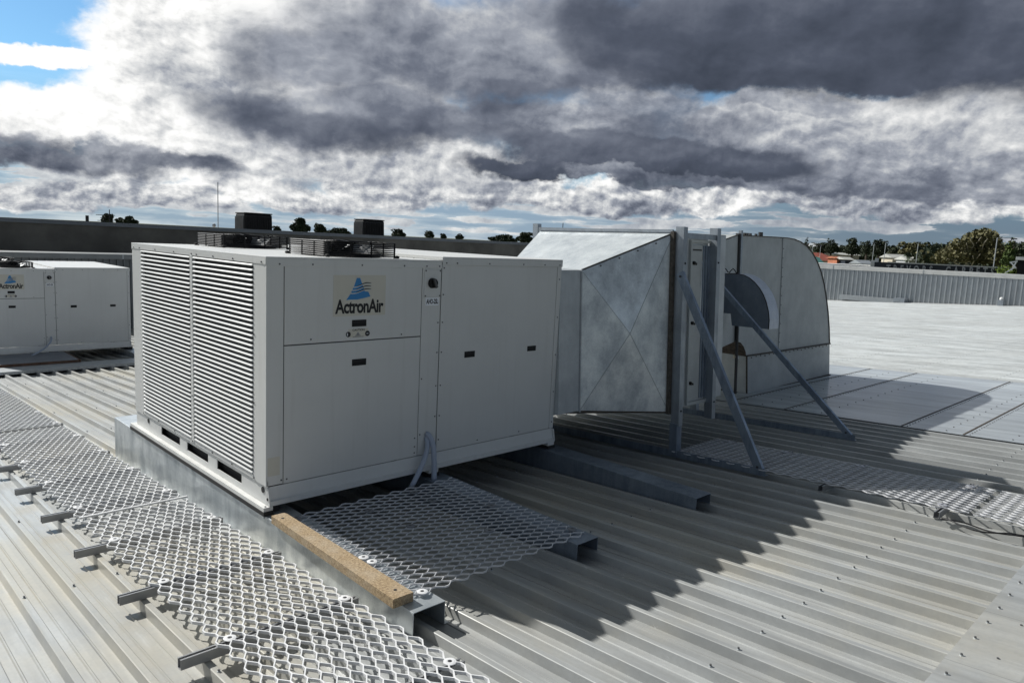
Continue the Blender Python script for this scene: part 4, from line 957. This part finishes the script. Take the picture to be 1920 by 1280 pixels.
# the building we stand on
mb = MB(); mb.box(-15.9, 52.3, RIDGE-8.5, 20.0, -6.2, -1.75, 'cream'); tag(mb.build('warehouse'), 'building body beneath the metal roof', 'building')
# ---- foliage
def leafcloud(mb, blobs, n, size, mat, rnd):
    tot = sum(b[3]*b[4]*b[5] for b in blobs)
    vs = []; fs = []
    for (x, y, z, rx, ry, rz) in blobs:
        k = max(6, int(n*rx*ry*rz/tot))
        for _ in range(k):
            while True:
                a, b, c_ = rnd.uniform(-1, 1), rnd.uniform(-1, 1), rnd.uniform(-1, 1); r2 = a*a+b*b+c_*c_
                if r2 < 1 and r2 > rnd.random()*.75: break
            p = Vector((x+a*rx, y+b*ry, z+c_*rz)); s = size*rnd.uniform(.6, 1.4)
            e1 = Vector((rnd.gauss(0, 1), rnd.gauss(0, 1), rnd.gauss(0, 1))).normalized(); e2 = e1.cross(Vector((rnd.gauss(0, 1), rnd.gauss(0, 1), rnd.gauss(0, 1)))).normalized()
            o = len(vs); vs += [tuple(p-e1*s), tuple(p+e2*s*.6), tuple(p+e1*s), tuple(p-e2*s*.6)]; fs.append((o, o+1, o+2, o+3))
    mb.add(vs, fs, mat)
def tree(u, vt, vb, wpx, dist, kind, lab, seed, n=700, cone=False, group='trees on the skyline'):
    rnd = random.Random(seed); top = far_point(u, vt, dist); k = dist/FPX*1.05
    gz = min(hz(dist), far_point(u, vb, dist).z-.5); H = top.z-gz; wr = wpx*k/2; ch = max(1.2, (vb-vt)*k)
    root = thing('tree', (top.x, top.y, gz), lab, 'tree', group)
    c = MB(); c.tube([(0, 0, 0), (.1, 0, H*.5), (0, .1, H*.85)], [.35, .25, .08], 'bark', 6)
    for i in range(5): t = rnd.uniform(0, 6.28); z0 = H-ch*rnd.uniform(.5, .95); c.tube([(0, 0, z0), (math.cos(t)*wr*.6, math.sin(t)*wr*.6, z0+ch*.3)], [.14, .05], 'bark', 5)
    c.build('trunk', root)
    blobs = []
    if cone:
        for i in range(7): t = i/6; blobs.append((rnd.uniform(-.2, .2), rnd.uniform(-.2, .2), H-ch*(.06+.9*t), wr*(.18+.82*t), wr*(.18+.82*t), ch*.13))
    else:
        for i in range(11):
            t = rnd.uniform(0, 6.28); r_ = rnd.uniform(0, .80)*wr; zf = rnd.uniform(.10, .85)
            blobs.append((math.cos(t)*r_, math.sin(t)*r_, H-ch*zf, wr*rnd.uniform(.18, .42), wr*rnd.uniform(.18, .42), ch*rnd.uniform(.08, .22)))
        blobs.append((0, 0, H-ch*.25, wr*.45, wr*.45, ch*.25)); blobs.append((0, 0, H-ch*.6, wr*.8, wr*.8, ch*.3))
    c = MB(); leafcloud(c, blobs, n, max(.16, wr*.085), kind, rnd); c.build('crown', root, fix=False)
D, O_, Gn = 'leaf_dark', 'leaf_olive', 'leaf_green'
T = [(200, 401, 418, 20, 120, D, 'small dark bush at the far left beside the antenna', 1), (226, 408, 418, 16, 150, D, 'low round tree just left of the larger one on the far left skyline', 2), (243, 405, 420, 28, 140, D, 'round dark tree above the dark wall at the far left', 3),
     (563, 409, 436, 44, 160, D, 'tall rounded tree between the two black coolers', 4), (601, 420, 438, 28, 170, D, 'lower tree right of the tall one between the black coolers', 5), (635, 428, 440, 50, 190, D, 'low hedge-like tree beside the right black cooler', 6), (520, 424, 434, 16, 190, D, 'small tree top beside the left black cooler', 20),
     (748, 429, 446, 32, 150, D, 'dark tree just right of the right black cooler', 7), (806, 433, 447, 22, 190, D, 'small round tree on the skyline above the near unit, third from the white duct', 8), (832, 438, 448, 14, 200, D, 'tiny tree on the skyline, second from the white duct', 9), (862, 438, 449, 20, 210, D, 'small low tree on the skyline above the right lid', 10), (945, 441, 455, 60, 200, D, 'wide low tree left of the white duct top', 11), (985, 436, 455, 40, 180, D, 'rounded tree touching the white duct top', 12),
     (1513, 445, 478, 17, 170, D, 'pointed dark conifer just right of the elbow', 13), (1560, 449, 474, 26, 200, D, 'round blue green tree above the red roofed house', 15), (1541, 455, 474, 26, 210, D, 'low dark tree right of the conifer', 14),
     (1600, 446, 476, 30, 190, D, 'dense dark round tree above the orange house', 16), (1627, 452, 474, 24, 210, D, 'mid green tree between two dark round trees', 17), (1650, 449, 476, 32, 195, D, 'broad dark tree behind the two light poles', 18), (1712, 455, 480, 48, 170, O_, 'olive green spreading tree above the dark sign building', 19), (1755, 457, 474, 20, 230, D, 'small domed dark tree left of the big gum', 21),
     (1897, 447, 482, 22, 120, Gn, 'bright green pointed tree at the right edge', 22), (1680, 463, 480, 30, 230, D, 'low distant tree under the second light pole', 24), (1580, 462, 480, 30, 230, D, 'low tree between the round skyline trees', 25), (1912, 462, 490, 40, 130, D, 'dark tree mass at the right edge', 26)]
for (u, vt, vb, w_, dist, kd, lb, sd) in T: tree(u, vt, vb, w_, dist, kd, lb, sd, n=2400 if w_ > 25 else 1500, cone=(sd in (13, 22)))
# big gum tree with bare pale branches
def gum():
    dist = 125; rnd = random.Random(77); base = far_point(1822, 500, dist); k = dist/FPX*1.05; base.z = -3; root = thing('gum_tree', tuple(base), 'big olive gum tree with bare pale branches at the right', 'tree')
    rt = CR.copy(); rt.z = 0; rt.normalize()
    def Pp(u, v, dd=0.): q = far_point(u, v, dist+dd)-base; return q
    FRONT = -4.5
    c = MB(); root0 = Pp(1812, 497)
    c.tube([(root0.x, root0.y, 0), tuple(root0)], [.5, .35], 'palebark', 7)
    for br in ([(1812, 497), (1808, 480), (1800, 466), (1793, 458)], [(1812, 497), (1815, 475), (1826, 460), (1820, 450)], [(1808, 485), (1795, 478), (1783, 470), (1778, 462)], [(1815, 480), (1840, 470), (1845, 456), (1852, 448)], [(1806, 490), (1800, 482), (1792, 470)], [(1812, 492), (1830, 486), (1838, 476)], [(1808, 478), (1815, 468), (1812, 456)], [(1826, 462), (1834, 452), (1840, 444)], [(1800, 497), (1790, 492), (1783, 487), (1776, 485)], [(1822, 497), (1826, 490), (1824, 480)]):
        pts = [tuple(Pp(u, v, FRONT*(i_/(len(br)-1)))) for i_, (u, v) in enumerate(br)]; c.tube(pts, [.10-.06*i/(len(pts)-1) for i in range(len(pts))], 'palebark', 5)
    c.build('trunk', root)
    blobs = []
    for (u, v, w_, h_) in ((1845, 440, 22, 9), (1828, 446, 20, 9), (1860, 452, 16, 12), (1835, 458, 30, 10), (1802, 458, 20, 9), (1818, 468, 30, 9), (1790, 470, 22, 9), (1855, 468, 24, 10), (1800, 480, 30, 9), (1840, 482, 34, 10), (1775, 478, 20, 8), (1765, 485, 18, 7), (1870, 482, 20, 12), (1880, 470, 12, 8), (1845, 433, 10, 4)):
        q = Pp(u, v, rnd.uniform(-3, 3)); blobs.append((q.x, q.y, q.z, w_*k*.9, w_*k*.8, h_*k))
    c = MB(); leafcloud(c, blobs, 5200, .28, O_, rnd); c.build('crown', root, fix=False)
gum()
# distant woodland mass
rnd = random.Random(12); mb = MB(); bl = []
for u in range(1490, 1960, 9):
    q = far_point(u, 474+rnd.uniform(-5, 5)+(3 if u < 1700 else 0), 250+rnd.uniform(-20, 20)); bl.append((q.x, q.y, q.z, 4, 4, 2.4))
for u in range(1490, 1960, 14):
    q = far_point(u, 486+rnd.uniform(-3, 3), 225+rnd.uniform(-15, 15)); bl.append((q.x, q.y, q.z, 4, 4, 2.2))
for u in range(1720, 1960, 8):
    q = far_point(u, 484+rnd.uniform(-5, 5), 140+rnd.uniform(-8, 8)); bl.append((q.x, q.y, q.z, 2.6, 2.6, 1.5))
leafcloud(mb, bl, 16000, .5, 'leaf_dark', rnd); leafcloud(mb, bl[::3], 2500, .45, 'leaf_olive', rnd)
tag(mb.build('woodland', fix=False), 'dark belt of far trees behind the houses', 'woodland', kind='stuff')
# houses
def house(u, v_eave, v_ridge, wpx, dist, wallm, roofm, lab, hip=False, name='house', cat='house', group='houses among the far trees', win=True):
    k = dist/FPX*1.03; a = far_point(u, v_eave, dist); rt = CR.copy(); rt.z = 0; rt.normalize(); fw = Vector((-rt.y, rt.x, 0)); w_ = wpx*k; dp = max(4., w_*.7); g0 = hz(dist)-1.; ze = a.z; zr_ = far_point(u, v_ridge, dist).z
    root = thing(name, (a.x, a.y, g0), lab, cat, group); root.rotation_euler = (0, 0, math.atan2(rt.y, rt.x)); H = ze-g0
    c = MB(); c.box(-w_/2, w_/2, 0, dp, 0, H, wallm); c.build('wall', root)
    c = MB(); o = .35; hr = max(.4, zr_-ze); i = w_*.28 if hip else 0
    c.add([(-w_/2-o, -o, H), (w_/2+o, -o, H), (w_/2+o, dp+o, H), (-w_/2-o, dp+o, H), (-w_/2+i-o*(not hip), dp/2, H+hr), (w_/2-i+o*(not hip), dp/2, H+hr)], [(0, 1, 5, 4), (2, 3, 4, 5), (0, 4, 3), (1, 2, 5), (0, 3, 2, 1)], roofm); c.build('roof', root)
    if win:
        for x in (-w_*.25, w_*.22): c = MB(); c.box(x-w_*.09, x+w_*.09, -.05, .02, H-1.9, H-.7, 'glass'); c.build('window', root)
house(1537, 481, 474, 34, 200, 'white', 'redroof', 'house with dull red tiled roof just right of the elbow', True)
house(1552, 489, 480, 28, 165, 'cream', 'redroof', 'low brown roofed house left of the orange one', True)
house(1576, 485, 481, 11, 150, 'brick', 'brick', 'orange brick house in the middle of the far row')
house(1592, 487, 482, 12, 148, 'navy', 'greyroof', 'blue gabled house right of the orange one')
house(1585, 478, 474, 46, 210, 'cream', 'greyroof', 'pale roofed house up among the dark trees')
house(1626, 495, 488, 16, 140, 'clad', 'clad', 'grey green box shed left of the white block', win=False)
house(1688, 484, 477, 24, 150, 'cream', 'greyroof', 'cream roofed house under the olive tree')
house(1730, 489, 482, 44, 140, 'white', 'greyroof', 'long white roofed building behind the dark sign wall', win=False)
house(1536, 494, 482, 8, 120, 'green_shed', 'green_shed', 'small teal shed beside the elbow', win=False)
house(1527, 492, 480, 10, 122, 'white', 'white', 'tiny white wall next to the elbow', win=False)
# low white wall and dark sign building
def wall_between(ua, va, ub, vb, dist_a, dist_b, h, th, mat, name, lab, cat, cap=None):
    a = far_point(ua, va, dist_a); b = far_point(ub, vb, dist_b); mb = MB(); z = (a.z+b.z)/2; d = (b-a); d.z = 0; d.normalize(); n_ = Vector((-d.y, d.x, 0))*th
    mb.hexa([(a.x, a.y, a.z-h), (b.x, b.y, b.z-h), (b.x+n_.x, b.y+n_.y, b.z-h), (a.x+n_.x, a.y+n_.y, a.z-h), (a.x, a.y, a.z), (b.x, b.y, b.z), (b.x+n_.x, b.y+n_.y, b.z), (a.x+n_.x, a.y+n_.y, a.z)], mat)
    return mb, a, b, d
mb, a, b, d = wall_between(1500, 492, 1640, 498.3, 82, 82, .35, 8, 'white', '', '', ''); mb2, *_ = wall_between(1500, 494, 1640, 500, 81.9, 81.9, 6, .2, 'navy', '', '', '')
mb.add(mb2.v, mb2.f, 'navy'); tag(mb.build('low_building'), 'low dark building with bright white roof edge beyond the right parapet', 'building')
mb, a, b, d = wall_between(1633, 488, 1641, 488, 80, 80, 4, 3, 'white', '', '', ''); mb2, *_ = wall_between(1641, 484, 1648, 484, 80, 80, .8, 2, 'white', '', '', ''); mb.add(mb2.v, mb2.f, 'white'); tag(mb.build('white_block'), 'small stepped white block at the left end of the dark sign building', 'block')
SG = thing('sign_building', tuple(far_point(1760, 540, 79)), 'dark navy shop building with pale lettering above the right parapet', 'building')
c = Rel(); w_, a, b, d = wall_between(1640, 491, 1990, 507.5, 78, 78, 7, 9, 'navy', '', '', ''); c.add(w_.v, w_.f, 'navy'); c.build('wall', SG)
c = Rel(); w_, *_ = wall_between(1664, 490.6, 1990, 506, 77.8, 77.8, .10, .4, 'cream', '', '', ''); c.add(w_.v, w_.f, 'cap'); c.build('roof_edge', SG)
la = far_point(1661, 510.0, 77.6); lb_ = far_point(1863, 517.0, 77.6); dd = (lb_-la); L = dd.length; ang = math.atan2(dd.y, dd.x); incl = math.atan2(dd.z, math.hypot(dd.x, dd.y))
t_ = text_mesh('TREVORS  CARPETS', .98, 'letter', SG, tuple(la-Vector(SG.location)), (R(90), -incl, ang), width=L, depth=.03, bold=.03, space=1.9); t_.name = 'sign_lettering'
# shelter with umbrella-like roof at the right edge
sr = thing('shelter', tuple(far_point(1912, 520, 76)), 'dark shelter with small white roof slab at the right edge', 'shelter')
c = Rel()
def fb(c, u0, u1, v0, v1, dist, mat, th=.5):
    w_, *_ = wall_between(u0, v0, u1, v0+(u1-u0)*.0479, dist, dist, (v1-v0)*dist/FPX, th, mat, '', '', ''); c.add(w_.v, w_.f, mat)
fb(c, 1905, 1935, 481, 486, 76, 'white', 2); c.build('roof_slab', sr)
c = Rel(); fb(c, 1909, 1932, 486, 522, 76.3, 'black', 1.5); c.build('wall', sr)
c = Rel()
for (u0, v0, u1, v1) in ((1893, 492, 1908, 490), (1895, 492, 1905, 502), (1905, 492, 1896, 507), (1884, 512, 1904, 500)): c.bar(far_point(u0, v0, 75.8), far_point(u1, v1, 75.8), .1, .1, 'label')
c.build('strut', sr)
mb = MB(); rnd = random.Random(4); q = far_point(1884, 507, 77); leafcloud(mb, [(q.x, q.y, q.z, .7, .7, .5), (q.x+.2, q.y-.4, q.z-.3, .8, .8, .5)], 500, .09, 'leaf_lime', rnd); mb.tube([(q.x, q.y, q.z-3), tuple(q)], .05, 'bark', 5); tag(mb.build('bush', fix=False), 'small lime green bush by the shelter', 'bush')
# light poles
for i, (u, v0, v1, dist, arm, lab) in enumerate(((1521, 455, 492, 130, 0, 'thin light pole nearest the elbow'), (1536, 460, 490, 150, 0, 'short thin pole second from the elbow'), (1635, 455, 494, 120, 0, 'light pole left of a pair above the white block'), (1656, 453, 498, 110, 0, 'taller light pole right of a pair above the white block'), (1717, 454, 496, 120, 0, 'light pole in front of the olive tree'), (1862, 446, 506, 90, 1, 'street light with long arm by the gum tree'))):
    root = thing('light_pole', tuple(far_point(u, v1, dist)), lab, 'light pole', 'light poles in the distance'); a = far_point(u, v1, dist); b = far_point(u, v0, dist)
    c = Rel(); c.tube([(a.x, a.y, a.z-4), (a.x, a.y, b.z)], .045, 'galv_side', 6); c.build('pole', root)
    c = Rel(); rt = CR.copy(); rt.z = 0
    if arm: c.tube([(a.x, a.y, b.z), tuple(Vector((a.x, a.y, b.z+.05))+rt*1.5)], .035, 'galv_side', 5); c.bar(tuple(Vector((a.x, a.y, b.z+.03))+rt*1.4), tuple(Vector((a.x, a.y, b.z))+rt*2.0), .15, .1, 'screw')
    else: c.bar(tuple(Vector((a.x, a.y, b.z))-rt*.3), tuple(Vector((a.x, a.y, b.z))+rt*.3), .2, .1, 'screw')
    c.build('lamp_head', root)
SC.render.resolution_x = 1024; SC.render.resolution_y = 682
